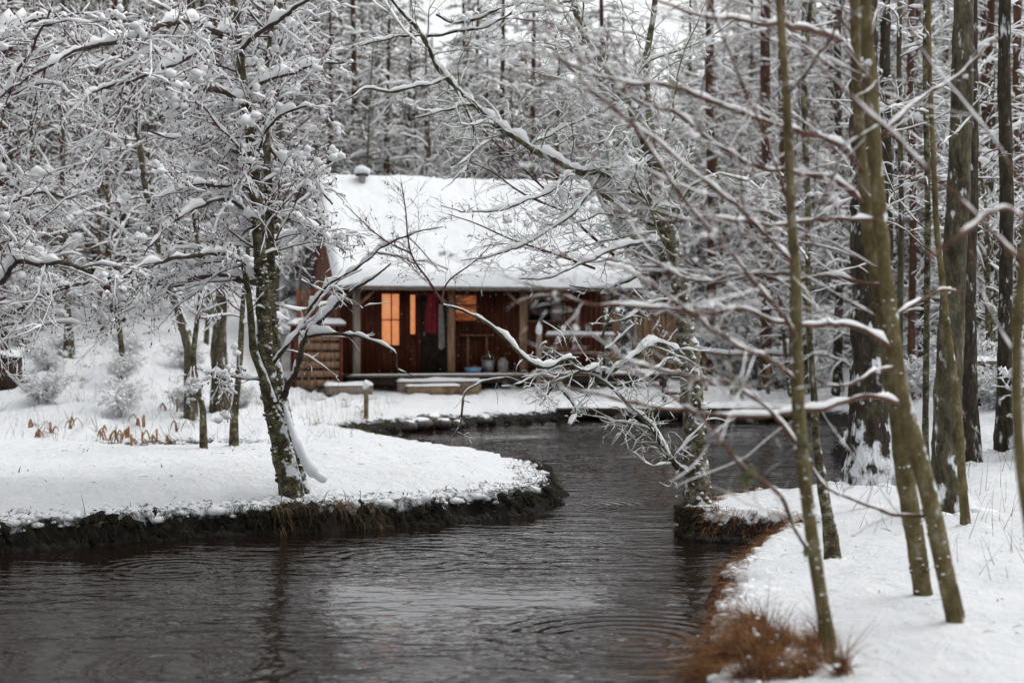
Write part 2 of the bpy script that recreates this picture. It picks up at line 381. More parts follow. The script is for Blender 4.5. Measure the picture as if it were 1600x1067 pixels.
# ---------------------------------------------------------------- terrain and water
WPOLY = np.array([(-40, 9), (-16, 11.2), (-9, 11.9), (-4.65, 12.93), (-4.2, 13.35), (-3.57, 13.72), (-2.97, 14.06), (-2.37, 14.25), (-1.7, 14.5), (-1.07, 14.8), (-.41, 15.2), (.14, 15.85), (.5, 16.7), (.62, 17.6), (.45, 18.6), (.2, 19.6), (-.4, 21.3), (-1.2, 22.8), (-2.1, 24.6), (-2.9, 26.6), (-3.0, 28.4), (-2.3, 29.4), (-1.5, 30.1), (-.6, 31), (.5, 32.2), (2, 33.6), (4.5, 34.4), (6.9, 33.6), (7.3, 30.5), (6.2, 27.), (5.4, 23.5), (4.9, 20), (4.5, 17.5), (3.6, 16.3), (2.7, 15.95), (2.15, 15.5), (1.85, 14.9), (1.72, 14.3), (1.8, 13.75), (2.3, 13.55), (2.75, 13.3), (2.45, 12.9), (2.15, 12.5), (1.85, 11.8), (1.68, 11.2), (1.48, 10.2), (1.27, 9.1), (1.06, 8.15), (.86, 7.1), (.75, 5.5), (.9, 4), (1.2, 2.2), (0, 1.4), (-6, 1.2), (-16, 1.5), (-40, 2)], float)
def sdist(x, y):
    """>0 on land: distance to the shore"""
    a = WPOLY; b = np.roll(a, -1, axis=0); best = np.full(x.shape, 1e9); ins = np.zeros(x.shape, bool)
    for (ax, ay), (bx, by) in zip(a, b):
        dx, dy = bx-ax, by-ay; t = np.clip(((x-ax)*dx+(y-ay)*dy)/(dx*dx+dy*dy), 0, 1)
        best = np.minimum(best, (x-ax-t*dx)**2+(y-ay-t*dy)**2)
        c = ((ay > y) != (by > y)) & (x < (bx-ax)*(y-ay)/(by-ay+1e-12)+ax); ins ^= c
    d = np.sqrt(best); return np.where(ins, -d, d)
def sstep(a, b, x): t = np.clip((x-a)/(b-a), 0, 1); return t*t*(3-2*t)
def height(x, y):
    x = np.asarray(x, float); y = np.asarray(y, float)
    s = sdist(x, y) + .15*fbm(x*1.6, y*1.6, o=4) + .05*fbm(x*6, y*6, o=2)
    bank = np.where(s < 0, np.maximum(-.9, s*1.4), .27*sstep(0, .16, s) + .13*sstep(.1, 1.6, s))
    # the far shore rises gently under the cabin
    far = sstep(25, 29, y); soft = np.where(s < 0, np.maximum(-.9, s*.6), .30*sstep(-.1, 1.3, s) + .10*sstep(.8, 3, s))
    base = bank*(1-far) + soft*far
    lh = sstep(-4.6, -8.5, x)                                    # left hill
    hill = np.clip(y-24.5, 0, None)*.165*lh + np.clip(y-31.5, 0, 5.5)*.055*(1-lh)*sstep(8, 3, x)
    hill = np.where(y > 44, hill + (y-44)*.05, hill)
    fq = sstep(22, 30, y); right = sstep(0, 1, (x-3.5-4.5*fq)/(3.5+2.5*fq))*np.clip(y-11, 0, None)*.052
    hill = np.minimum(np.maximum(hill, right), 7)*sstep(0, 1.5, s)
    # shallow hollow where the dead leaves stand, left behind the mound
    hol = -.28*np.exp(-((x+5.3)/2.6)**2-((y-23.6)/1.9)**2)
    mound = .10*np.exp(-((x+2.2)/2.5)**2-((y-17)/2.5)**2)
    rough = .035*fbm(x*.9, y*.9, o=3)*sstep(.2, 1, s) + .022*fbm(x*3.6, y*3.6, o=3)*sstep(.0, .3, s) + .010*fbm(x*9+3, y*9, o=1)*sstep(.0, .2, s)
    ruf2 = .15*np.abs(fbm(x*2.2+5, y*2.2, o=4))*sstep(-2.5, -4.5, x)*sstep(22, 25, y)
    tip = -.10*np.exp(-((x-.35)/.55)**2-((y-16.9)/1.1)**2)
    return base + hill + (hol + mound)*sstep(.3, 1.5, s) + rough + ruf2 + tip*sstep(0, .3, s)
def axis(lo, a, b, hi, fine, grow=1.12):
    c = list(np.arange(a, b, fine)); s = fine; v = c[-1]
    while v < hi: s *= grow; v += s; c.append(v)
    s = fine; v = a; l_ = []
    while v > lo: s *= grow; v -= s; l_.append(v)
    return np.array(l_[::-1] + c)
def H(x, y): return float(height(np.array([x]), np.array([y]))[0])
gx = axis(-200, -8, 6.5, 200, .092); gy = axis(-60, 6.8, 22, 260, .092, 1.05)
X, Y = np.meshgrid(gx, gy); Z = height(X, Y); nx_, ny_ = len(gx), len(gy)
ids = np.arange(nx_*ny_).reshape(ny_, nx_)
gf = np.stack([ids[:-1, :-1], ids[:-1, 1:], ids[1:, 1:], ids[1:, :-1]], -1).reshape(-1, 4)
tag(mk('ground', np.stack([X, Y, Z], -1).reshape(-1, 3), [gf], GROUND), kind='structure')
wx = [-200, 200]; tag(mk('water', [(-200, -60, 0), (200, -60, 0), (200, 60, 0), (-200, 60, 0)], [[(0, 1, 2, 3)]], WATER, smooth=False), kind='structure')

# ---------------------------------------------------------------- cabin
CO = (-3.96, 34.5, 0); CR = R_(15)
cab = empty('cabin', CO, 'low wooden cabin with snow covered roof, open porch and two orange lit windows', 'cabin', rz=CR)
DZ, EZ, RZ, T1_, TB = 1.0, 3.24, 6.05, -.35, 7.6
def part(name, mb, mat, parent=cab, smooth=False, label=None):
    o = mb.build(name, mat, parent, smooth)
    if label: o['label'] = label
    return o
LN = 7.0; TW = 1.4; TR = 3.65
# porch wall planks with openings for the panes
wins = [(1.05, 1.55, 1.72, 3.02), (1.77, 1.92, 2.0, 3.0), (2.97, 3.53, 2.35, 3.0), (4.9, 5.87, 2.36, 2.93)]
x = .02; plank = None
while x < LN-.02:
    wd = .148; x1 = min(x+wd, LN); hit = [q for q in wins if q[0]-.02 < (x+x1)/2 < q[1]+.02]
    mb = MB(); o = rng.uniform(0, .012)
    if hit: part('plank', mb.box(x, x1-.008, TW-o, TW+.03, DZ, hit[0][2]), REDWOOD); part('plank', MB().box(x, x1-.008, TW-o, TW+.03, hit[0][3], EZ+.2), REDWOOD)
    else: part('plank', mb.box(x, x1-.008, TW-o, TW+.03, DZ, EZ+.2), REDWOOD)
    x = x1
for k, (a, b, c, d) in enumerate(wins):
    fr = MB()
    e = .045
    fr.box(a-e, a, TW-.03, TW+.04, c-e, d+e).box(b, b+e, TW-.03, TW+.04, c-e, d+e).box(a, b, TW-.03, TW+.04, d, d+e).box(a, b, TW-.03, TW+.04, c-e, c)
    if k == 0: fr.box((a+b)/2-.012, (a+b)/2+.012, TW-.02, TW+.04, c, d); fr.box(a, b, TW-.018, TW+.04, 2.35, 2.375)
    if k == 2: fr.box(a, b, TW-.018, TW+.04, 2.72, 2.76)
    if k == 3: fr.box(a+.62, a+.66, TW-.02, TW+.04, c, d)
    f = part('window', fr, REDWOOD if k != 3 else BROWNW)
    g = MB().box(a, b, TW+.045, TW+.055, c, d); gp = part('pane', g, [LAMPG, LAMPG, DIMG, DGLASS][k], f)
    if k == 3: part('curtain', MB().box(a+.66, a+.95, TW+.02, TW+.03, c, d), GREYC, f)
# door between the first two windows and the middle post
dr = part('door', MB().box(2.05, 2.80, TW-.03, TW-.012, DZ, 2.95), DARKW)
part('handle', MB().box(2.12, 2.16, TW-.07, TW-.03, 1.95, 2.05), METAL, dr)
part('door_frame', MB().box(1.98, 2.05, TW-.045, TW-.0, DZ, 3.0).box(2.80, 2.87, TW-.045, TW, DZ, 3.0).box(1.98, 2.87, TW-.045, TW, 3.0, 3.06), REDWOOD)
# gable, side and back walls
def gable(x0, x1, t0=TW):
    sl = (RZ-EZ)/(TR-T1_); zt = lambda t: (EZ-.06 + (t-T1_)*sl) if t <= TR else (EZ-.06+(2*TR-t-T1_)*sl)
    t = t0; k = 0
    while t < TB-.3:
        t1 = min(t+.16, TB-.3)
        v = [(xx, tt, zz) for xx in (x0-rng.uniform(0, .012), x1) for tt, zz in ((t, DZ-.2), (t1-.01, DZ-.2), (t1-.01, zt(t1-.01)-.03), (t, zt(t)-.03))]
        part('plank', MB().add(v, [(0, 1, 2, 3), (7, 6, 5, 4), (0, 4, 5, 1), (1, 5, 6, 2), (2, 6, 7, 3), (3, 7, 4, 0)]), GABLEW if k % 3 else BROWNW); t = t1; k += 1
gable(-.03, .0); gable(LN, LN+.03)
# side window in the gable
f = part('window', MB().box(-.06, -.035, 2.3, 2.36, 1.9, 2.9).box(-.06, -.035, 3.1, 3.16, 1.9, 2.9).box(-.06, -.035, 2.36, 3.1, 2.84, 2.9).box(-.06, -.035, 2.36, 3.1, 1.9, 1.96), GREYWOOD)
part('pane', MB().box(-.05, -.04, 2.36, 3.1, 1.96, 2.84), DGLASS, f)
part('wall', MB().box(0, LN, TB-.36, TB-.3, DZ-.2, EZ+.3), BROWNW, label='plain board rear wall')
# deck
for k in range(10):
    part('deck_board', MB().box(-.05, 8.3, -.12+k*.152, -.12+k*.152+.144, DZ-.045, DZ), GREYWOOD)
part('deck_beam', MB().box(-.03, 8.25, -.06, .04, DZ-.22, DZ-.05).box(-.03, 8.25, 1.2, 1.3, DZ-.22, DZ-.05), DARKW)
for s_ in (.15, 1.7, 3.1, 4.6, 6.1, 7.2, 8.15): part('pier', MB().box(s_-.08, s_+.08, .0, .16, .1, DZ-.225), DARKW)
# snow on the open end of the deck and its front edge
def snow_slab(mb, x0, x1, y0, y1, z0, th, nx=40, ny=8, edge=.08, amp=.25):
    u = np.linspace(0, 1, nx); v = np.linspace(0, 1, ny); U, V = np.meshgrid(u, v)
    x = x0 + (x1-x0)*U; y = y0+(y1-y0)*V
    ed = np.minimum(np.minimum(x-x0, x1-x), np.minimum(y-y0, y1-y)); f = np.sqrt(np.clip(ed/edge, 0, 1))
    n = fbm(x*2.3+z0*7, y*2.3, o=3)
    z = z0 + th*f*(1+amp*n)
    top = np.stack([x, y, z], -1).reshape(-1, 3); bot = np.stack([x, y, np.full_like(x, z0-.01)], -1).reshape(-1, 3)
    i = np.arange(nx*ny).reshape(ny, nx); f1 = np.stack([i[:-1, :-1], i[:-1, 1:], i[1:, 1:], i[1:, :-1]], -1).reshape(-1, 4)
    mb.add(top, f1); mb.add(bot, f1[:, ::-1]); return mb
sm = MB(); snow_slab(sm, 4.6, 8.35, -.16, .28, DZ+.005, .09); snow_slab(sm, 6.9, 8.35, .2, 1.35, DZ+.006, .12); snow_slab(sm, 0, 4.6, -.14, -.02, DZ+.005, .035)
part('snow_cover', sm, SNOW, smooth=True)
# posts, braces, plate
for s_ in (.2, 2.56, 4.41, 6.85):
    part('post', MB().box(s_-.085, s_+.085, .0, .17, DZ, EZ-.16), GREYWOOD if s_ < 1 else BROWNW)
    b = MB(); 
    if s_ > .3: b.beam((s_-.1, .085, 2.75), (s_-.42, .085, 3.05), .07, .07)
    b.beam((s_+.1, .085, 2.75), (s_+.42, .085, 3.05), .07, .07); part('brace', b, BROWNW)
part('beam', MB().box(-.25, LN+.2, .01, .16, EZ-.16, EZ-.02), GREYWOOD)
part('fascia', MB().box(-.32, LN+.3, T1_-.02, T1_+.02, EZ-.13, EZ+.0), GREYWOOD)
part('gutter', MB().tubes(np.array([(-.33, T1_-.07, EZ-.06), (3.3, T1_-.07, EZ-.08), (LN+.3, T1_-.07, EZ-.1)]), np.array([.04]*3), 8), GREYC, smooth=True)
part('porch_ceiling', MB().add([(-.2, T1_+.02, EZ-.01), (LN+.2, T1_+.02, EZ-.01), (LN+.2, TW, EZ+.25), (-.2, TW, EZ+.25)], [(0, 1, 2, 3)]), DARKW)
# roof: corrugated sheet edge and thick snow
X0, X1 = -.38, LN+.35
rf = MB(); nn = 140
for (ta, za, tb, zb) in ((T1_-.08, EZ, TR, RZ), (TR, RZ, TB+.0, EZ)):
    xs = np.linspace(X0, X1, nn); wv = .012*np.where(np.arange(nn) % 2 == 0, 1, -1)
    a = np.stack([xs, np.full(nn, ta), za+wv], 1); b = np.stack([xs, np.full(nn, tb), zb+wv], 1)
    i = np.arange(nn-1); rf.add(np.vstack([a, b]), np.stack([i, i+1, i+1+nn, i+nn], 1))
roof = part('roof', rf, METAL)
nx, ny = 150, 90
U, V = np.meshgrid(np.linspace(0, 1, nx), np.linspace(0, 1, ny))
tt = (T1_-.13) + (TB+.1-(T1_-.13))*V; xx = X0-.04 + (X1-X0+.08)*U
sl = (RZ-EZ)/(TR-T1_)
zz = np.where(tt < TR, EZ+.02+(tt-T1_)*sl, EZ+.02+(2*TR-tt-T1_)*sl); zz = np.minimum(zz, RZ-.02)
ed = np.minimum(np.minimum(xx-X0+.04, X1+.04-xx), np.minimum(tt-T1_+.13, TB+.1-tt)); f = np.sqrt(np.clip(ed/.16, 0, 1))
top = zz + .25*f*(1+.22*fbm(xx*.9, tt*.9, o=4)+.05*fbm(xx*6, tt*6, o=2)) + .0
i = np.arange(nx*ny).reshape(ny, nx); f1 = np.stack([i[:-1, :-1], i[:-1, 1:], i[1:, 1:], i[1:, :-1]], -1).reshape(-1, 4)
tdrop = tt + np.where(ed < .05, .02*fbm(xx*5, tt, o=2), 0)
mk('roof_snow', np.vstack([np.stack([xx, tdrop, top], -1).reshape(-1, 3), np.stack([xx, tt, zz-.0], -1).reshape(-1, 3)]), [f1, f1[:, ::-1] + nx*ny], SNOW, roof)
part('bargeboard', MB().beam((X0+.02, T1_-.1, EZ-.1), (X0+.02, TR, RZ-.1), .03, .16).beam((X0+.02, TR, RZ-.1), (X0+.02, TB, EZ-.1), .03, .16), GREYWOOD)
# stove pipe with a snowy cap
ch = part('stove_pipe', MB().tubes(np.array([(.85, TR-.35, RZ-.3), (.85, TR-.35, RZ+.16)]), np.array([.09, .09]), 12), GREYC, smooth=True)
part('pipe_cap', MB().tubes(np.array([(.85, TR-.35, RZ+.15), (.85, TR-.35, RZ+.2), (.85, TR-.35, RZ+.26)]), np.array([.17, .19, .02]), 12), SOOT, ch)
b = MB(); blobs(b, [(.85, TR-.35, RZ+.29)], [.19], ICO2, .1, .6); part('snow_cap', b, SNOW, ch, smooth=True)
# rail with snow at the open end
part('deck_rail', MB().box(4.95, 6.8, -.1, -.02, DZ+.93, DZ+.98).box(4.95, 6.8, -.08, -.04, DZ+.5, DZ+.56), GREYWOOD)
b = MB(); snow_slab(b, 4.95, 6.8, -.12, .0, DZ+.985, .075, 30, 5, .04, .4); part('rail_snow', b, SNOW, smooth=True)
part('porch_shelf', MB().box(3.05, 3.9, TW-.35, TW-.04, 1.95, 1.99).box(3.2, 3.26, TW-.3, TW-.24, DZ, 1.945).box(3.7, 3.76, TW-.3, TW-.24, DZ, 1.945), BROWNW)

def cl(x, y, z):  # cabin local -> world
    c, s = math.cos(CR), math.sin(CR); return (CO[0]+x*c-y*s, CO[1]+x*s+y*c, z)
# newel post with a snow cap
def top_post(loc, h, wd, label, cat, mat, snow=.09, tilt=0, group=None, round_=False):
    t = empty('post' if not round_ else 'marker_post', loc, label, cat, group); t.rotation_euler = (0, tilt, 0)
    if round_: MB().tubes(np.array([(0, 0, -.3), (0, 0, h), (0, 0, h+.002)]), np.array([wd/2, wd/2, .001]), 12).build('stake', mat, t, True)
    else: MB().box(-wd/2, wd/2, -wd/2, wd/2, -.3, h).build('stake', mat, t)
    if snow:
        b = MB(); blobs(b, [(0, 0, h+snow*.5)], [wd*.66], ICO2, .12, snow/wd*1.3+.2); b.build('snow_cap', SNOW, t, True)
    return t
p = cl(4.7, -.35, .25); top_post(p, 1.75, .13, 'square grey newel post with pointed snow cap in front of the third porch post', 'post', GREYWOOD, .22)
# marker post in front of the cabin
d = 29.8; zz0 = H(W(572, 0, d)[0], d)
top_post((W(572, 672, d)[0], d, zz0), .86-zz0, .10, 'short brown round stake with snow cap standing in the snow before the cabin', 'post', LOGW, .13, round_=True)
# log step below the porch
st = empty('porch_step', cl(1.3, -.65, .55), 'squared timber log under snow lying before the porch', 'step', rz=CR)
MB().box(0, 1.75, -.16, .16, -.06, .2).build('tread', LOGW, st); MB().box(-.15, 1.9, .25, .55, 0, .3).build('upper_tread', GREYWOOD, st)
b = MB(); snow_slab(b, -.02, 1.3, -.17, .17, .2, .05); snow_slab(b, -.17, 1.92, .23, .57, .3, .08); b.build('snow_cover', SNOW, st, True)
st = empty('low_bench', cl(-.65, -.6, .62), 'low snow topped plank on the ground left of the porch step', 'bench', rz=CR)
MB().box(0, 1.1, -.2, .15, -.05, .16).build('seat', GREYWOOD, st); b = MB(); snow_slab(b, -.03, 1.13, -.22, .17, .16, .09); b.build('snow_cover', SNOW, st, True)
# log store to the left of the porch
ls = empty('log_store', cl(-1.35, -.25, .7), 'small open wooden log store with snowy lid left of the porch', 'log store', rz=CR)
for (a, c) in ((0, 0), (1.1, 0), (0, .7), (1.1, .7)): MB().box(a, a+.07, c, c+.07, -.2, 1.5).build('leg', REDWOOD, ls)
for k in range(6): MB().box(.07, 1.1, .01, .045, .05+k*.22, .05+k*.22+.15).build('slat', BROWNW, ls)
MB().box(-.06, 1.22, -.1, .85, 1.5, 1.55).build('lid', GREYWOOD, ls); b = MB(); snow_slab(b, -.1, 1.26, -.14, .89, 1.55, .13, edge=.2); b.build('snow_cover', SNOW, ls, True)
for r_ in range(4):
    for c_ in range(6):
        if c_ == 5 and r_ % 2: continue
        x0 = .15+c_*.165+(r_ % 2)*.08; z0 = .1+r_*.29
        rr = rng.uniform(.065, .085)
        MB().tubes(np.array([(x0, .06, z0), (x0, .062, z0), (x0, .66, z0)]), np.array([.001, rr, rr]), 9).build('log', LOGW, ls)
# upright boards / posts behind the store
lp = empty('lean_to_screen', cl(-1.9, .9, .9), 'grey upright posts with brown boards beside the cabin gable', 'screen', rz=CR)
MB().box(0, .2, 0, .2, -.5, 1.0).build('post', GREYWOOD, lp); MB().box(1.3, 1.4, 0, .1, -.5, 2.1).build('post', GREYWOOD, lp)
for k in range(7): MB().box(.75+k*.16, .88+k*.16, .12, .15, -.3, 2.2).build('board', BROWNW if k % 2 else GABLEW, lp)
b = MB(); snow_slab(b, -.15, .75, -.6, .3, .05, .12); b.build('snow_cover', SNOW, lp, True)
sc_r = empty('board_screen', cl(7.55, .35, DZ-.05), 'mossy brown board screen with grey posts at the right end of the deck', 'screen', rz=CR)
for k in range(7): MB().box(k*.165, k*.165+.152, 0-.01*(k % 2), .03, 0, 1.62-.02*(k % 3)).build('board', BROWNW if k % 3 else LOGW, sc_r)
for k in (-.12, 1.2): MB().box(k, k+.1, -.04, .08, 0, 1.8).build('post', GREYWOOD, sc_r)
b = MB(); snow_slab(b, -.14, 1.32, -.06, .1, 1.66, .08); b.build('snow_cover', SNOW, sc_r, True); MB().box(-.14, 1.32, -.03, .07, 1.62, 1.655).build('top_rail', GREYWOOD, sc_r)
# things on the porch
bw = empty('washing_bowl', cl(3.18, .35, DZ), 'pale blue plastic bowl standing on the porch beside the middle post', 'bowl')
MB().tubes(np.array([(0, 0, .0), (0, 0, .005), (0, 0, .17), (0, 0, .175), (0, 0, .16), (0, 0, .03)]), np.array([.01, .15, .235, .25, .22, .14]), 24).build('basin', BLUEP, bw, True)
b = MB(); blobs(b, [(.02, 0, .18), (-.05, .03, .17)], [.07, .05], ICO2, .1); b.build('red_cloth', REDC, bw, True)
bk = empty('zinc_bucket', cl(3.62, .55, DZ), 'dull zinc bucket standing right of the blue bowl', 'bucket')
MB().tubes(np.array([(0, 0, 0), (0, 0, .005), (0, 0, .34), (0, 0, .345), (0, 0, .05)]), np.array([.01, .12, .17, .155, .11]), 20).build('pail', METAL, bk, True)
th = np.linspace(0, math.pi, 9); MB().tubes(np.stack([.17*np.cos(th), 0*th, .33+.13*np.sin(th)], 1), np.full(9, .008), 5).build('handle', METAL, bk)
bk2 = empty('milk_churn', cl(4.02, .6, DZ), 'grey lidded can standing behind the third porch post', 'can')
MB().tubes(np.array([(0, 0, 0), (0, 0, .005), (0, 0, .3), (0, 0, .36), (0, 0, .4), (0, 0, .401)]), np.array([.01, .14, .14, .07, .08, .01]), 18).build('can_body', GREYC, bk2, True)
def cloth(name, loc, wd, hh, mat, label, cat):
    nu, nv = 14, 16; U, V = np.meshgrid(np.linspace(-.5, .5, nu), np.linspace(0, 1, nv))
    x = U*wd*(.35+.65*np.sin(np.clip(V*1.6+.25, 0, 1.57))); z = -V*hh*(1-.12*np.abs(U)); y = .04*np.sin(U*19+V*2)*(.3+V)
    i = np.arange(nu*nv).reshape(nv, nu); f = np.stack([i[:-1, :-1], i[:-1, 1:], i[1:, 1:], i[1:, :-1]], -1).reshape(-1, 4)
    v = np.vstack([np.stack([x, y, z], -1).reshape(-1, 3), np.stack([x*.97, y+.03, z], -1).reshape(-1, 3)])
    o = mk(name, v, [f, f[:, ::-1]+nu*nv], mat); o.location = loc; o.rotation_euler = (0, 0, CR); return tag(o, label, cat)
cloth('hanging_coat', cl(2.18, .5, 3.0), .42, 1.0, REDC, 'dark red coat hanging in the porch left of the middle post', 'coat')
cloth('hanging_towel', cl(2.38, .42, 2.75), .16, 1.15, GREYC, 'narrow pale grey towel hanging beside the red coat', 'towel')

# ---------------------------------------------------------------- footbridge, rails, fences
def boardwalk():
    t = empty('footbridge', W(872, 640, 33.0)[:2] + (.0,), 'low plank footbridge under snow crossing the far end of the pool', 'bridge')
    L = (1245-872)/2222*33.0
    for k in range(int(L/.3)): MB().box(k*.3, k*.3+.28, 0, 1.1, .24, .29).build('plank', GREYWOOD, t)
    MB().box(-.05, L, .03, .12, .07, .235).box(-.05, L, .95, 1.05, .07, .235).build('beam', DARKW, t)
    for k in range(5): MB().box(k*1.25+.1, k*1.25+.22, .13, .25, -.5, .235).build('pile', DARKW, t)
    b = MB(); snow_slab(b, -.03, L+.02, -.03, 1.13, .29, .10, 120, 12, .09, .35); b.build('snow_cover', SNOW, t, True)
boardwalk()
def rail_fence(name, pts, h, label, cat, mat=LOGW, rails=(1.0,), snow=.06, pw=.09, lean=.1):
    t = empty(name, (pts[0][0], pts[0][1], pts[0][2]), label, cat); o0 = np.array(pts[0]); tops = []
    for q in pts:
        l_ = np.array(q)-o0; dx = rng.uniform(-lean, lean)
        MB().beam(tuple(l_ - (0, 0, .3)), tuple(l_+(dx, 0, h)), pw, pw, up=(0, 1, 0)).build('post', mat, t); tops.append(l_+(dx, 0, h))
    for a, b_ in zip(tops[:-1], tops[1:]):
        for rz in rails:
            off = np.array((0, -.06, h*(rz-1)-.03)); a2, b2 = a+off, b_+off
            MB().beam(tuple(a2), tuple(b2), .05, .07).build('rail', mat, t)
            if snow:
                P = resample(np.array([a2, b2]), 16); sb = MB(); sb.tubes(P + (0, 0, .05+snow*.3), np.full(16, .045)+.012*rng.normal(size=16), 6, np.full(16, snow)); sb.build('rail_snow', SNOW, t, True)
fp = [(W(px, 0, d)[0], d, H(W(px, 0, d)[0], d)) for px, d in ((1083, 37), (1104, 36.5), (1144, 36), (1200, 36.5), (1245, 37))]
rail_fence('rail_fence', fp, 1.5-fp[2][2], 'leaning rustic rail fence with a snowy top rail beyond the footbridge', 'fence')
rail_fence('deck_barrier', [W(1038, 632, 34.2), W(1062, 632, 34.3)], .75, 'short dark barrier at the near end of the footbridge', 'barrier', DARKW, (1., .4), .05)
# bench slab right of the pool, stump block at the far left
t = empty('board_table', (W(1531, 628, 21)[0], 21, W(1531, 628, 21)[2]), 'rough board on a thick post under snow right of the great trunks', 'table')
MB().box(-.08, .08, -.08, .08, -.3, .56).build('leg', DARKW, t); MB().box(-.35, .3, -.2, .2, .56, .61).build('top', GREYWOOD, t); b = MB(); snow_slab(b, -.36, .31, -.21, .21, .61, .06); b.build('snow_cover', SNOW, t, True)
d = 27.6; q = W(0, 610, d)
t = empty('timber_block', (q[0], d, H(q[0], d)-.02), 'dark squared stump block capped with snow at the left edge', 'stump')
MB().box(-.55, .33, -.3, .3, -.2, .5).build('block', DARKW, t); b = MB(); snow_slab(b, -.57, .35, -.32, .32, .5, .12); b.build('snow_cover', SNOW, t, True)
q = W(7, 570, 28.4); top_post((q[0], 28.4, H(q[0], 28.4)), CZ+.1-H(q[0], 28.4), .12, 'thin black post with a big snow cap rising behind the left stump block', 'post', DARKW, .16)
# sign-like light board left of the cabin
# ---------------------------------------------------------------- stones
for k, (px, py, d, s_) in enumerate([(655, 664, 29.6, .26), (640, 669, 29.2, .2), (692, 661, 30.0, .2), (757, 660, 31.2, .17), (672, 655, 30.6, .3), (715, 668, 30.0, .14)]):
    b = MB(); blobs(b, [(0, 0, 0)], [s_], ICO2, .12, .6); o = b.build('shore_stone', STONE, None, True); q = W(px, py, d); o.location = (q[0], d, .08+.2*s_)
    tag(o, 'rounded stone with snow on top at the far waterline below the cabin', 'stone', 'stones along the far waterline')

# ---------------------------------------------------------------- trees
def crown_tree(name, label, stems, limbs, bark, twigmat, levels, group=None, limb_mat=None, snow_base=.010, snow_k=1.0, amp=.12, flare=.35, extra=None, budn=0, clump=0, clump_size=.05, autolimb=None, bare_levels=(), trunk_snow=True, limb_snow=None, sparse=(), sparse_rate=.35):
    base = stems[0][0][0]
    root = empty(name, tuple(base), label, 'tree', group); b0 = np.array(base)
    sn = MB(); cr = MB(); alls = []
    for i, (P, R) in enumerate(stems):
        trunk_mesh(P-b0, R, bark, root, 'trunk' if i == 0 else 'stem', S=18 if i == 0 else 14, amp=amp, flare=flare if i == 0 else 0)
        if trunk_snow: snow_on(sn, P-b0, R, .01, .5, 8, .25, .5)
    ls_ = []
    sp_l = []
    for li_, (P, R) in enumerate(limbs):
        P = P - b0; best = None
        for (sp_, sr_) in stems:
            dd = np.linalg.norm(sp_-b0-P[0], axis=1); j = dd.argmin()
            if best is None or dd[j] < best[0]: best = (dd[j], sp_[j]-b0)
        u_ = np.linspace(0, 1, len(P))[:, None]
        if best[0] < .45: P = P + (best[1]-P[0])*np.clip(1-u_/.18, 0, 1)**1.5
        Pj = P + (fbm(P[:, 0]*3, P[:, 1]*3, P[:, 2]*3)[:, None]*np.array([.5, 1, -.5]) + .35*fbm(P[:, 0]*11, P[:, 1]*11, P[:, 2]*11, 2)[:, None]*np.array([-.3, .5, 1]))*.03*np.clip(u_*8, 0, 1)
        v, f = tube(Pj, R*(1+.15*rng.normal(size=len(R))), 8); mk('limb', v, [f], limb_mat or bark, root)
        sb, sk = limb_snow or (snow_base*1.4, snow_k)
        snow_on(sn, Pj, R, sb*(.55 if li_ in sparse else 1), sk, 6, .06, .3); (sp_l if li_ in sparse else ls_).append((Pj, R))
    if autolimb:
        P, R = same([(p-b0, r) for p, r in stems], 24)
        aP, aR = spawn(P, R, **autolimb); cr.tubes(aP, aR, 5); snow_on(sn, aP, aR, snow_base*1.3, snow_k, 5, .08)
        ls_ += [(aP[i], aR[i]) for i in range(len(aP))]
    P, R = same(ls_, 14); last = P
    for li, lv in enumerate(levels):
        src = (P, R)
        P, R = spawn(P, R, **lv); cr.tubes(P, R, 3 if li else 4)
        if li not in bare_levels: snow_on(sn, P, R, snow_base*(1 if li == 0 else .8), snow_k, 4 if li < 2 else 3, .12 if li < 2 else .22, .4)
        last = P
    if sp_l:
        P, R = same(sp_l, 14)
        for li, lv in enumerate(levels):
            P, R = spawn(P, R, **dict(lv, rate=lv['rate']*(sparse_rate if li == 0 else sparse_rate**.5))); cr.tubes(P, R, 3); snow_on(sn, P, R, snow_base*.7, snow_k, 4 if li < 2 else 3, .15, .4)
    c = cr.build('crown', twigmat, root); c['kind'] = 'stuff'
    if clump:
        q = pts_on(src[0], clump); z_ = clump_size*rng.uniform(.45, 1.1, clump)**1.6
        for r_ in range(4):
            o_ = rng.normal(size=(clump, 3))*z_[:, None]*(.0 if r_ == 0 else .62); o_[:, 2] = o_[:, 2]*.8 + z_*.3; blobs(sn, q+o_, z_*rng.uniform(.5, .8, clump), ICO1, .32, .85)
    s_ = sn.build('snow_cover', SNOWT, root, True); s_['kind'] = 'stuff'
    if budn:
        bb = MB(); buds(bb, last, budn, .008 if b0[1] > 10 else .0045); bb.build('catkin_mass', BUD, root)['kind'] = 'stuff'
    return root
def lim(*pts): return trace(list(pts))

def lichen_lumps(root, stems, n, mat, smin=.08, smax=.28, t0=0., t1=.6):
    b0 = np.array(root.location); mb = MB()
    for P, R in stems:
        q = rng.uniform(t0, t1, n)**1.3*(len(P)-1); j = np.minimum(q.astype(int), len(P)-2); T = P[j+1]-P[j]; T /= np.linalg.norm(T, axis=1, keepdims=True)
        v_ = rng.normal(size=(n, 3)); v_ -= (v_*T).sum(1, keepdims=True)*T; v_ /= np.linalg.norm(v_, axis=1, keepdims=True)
        blobs(mb, P[j] + v_*(R[j]*.93)[:, None] - b0, R[j]*rng.uniform(smin, smax, n), ICO1, .22, 1.5)
    mb.build('lichen', mat, root)['kind'] = 'stuff'
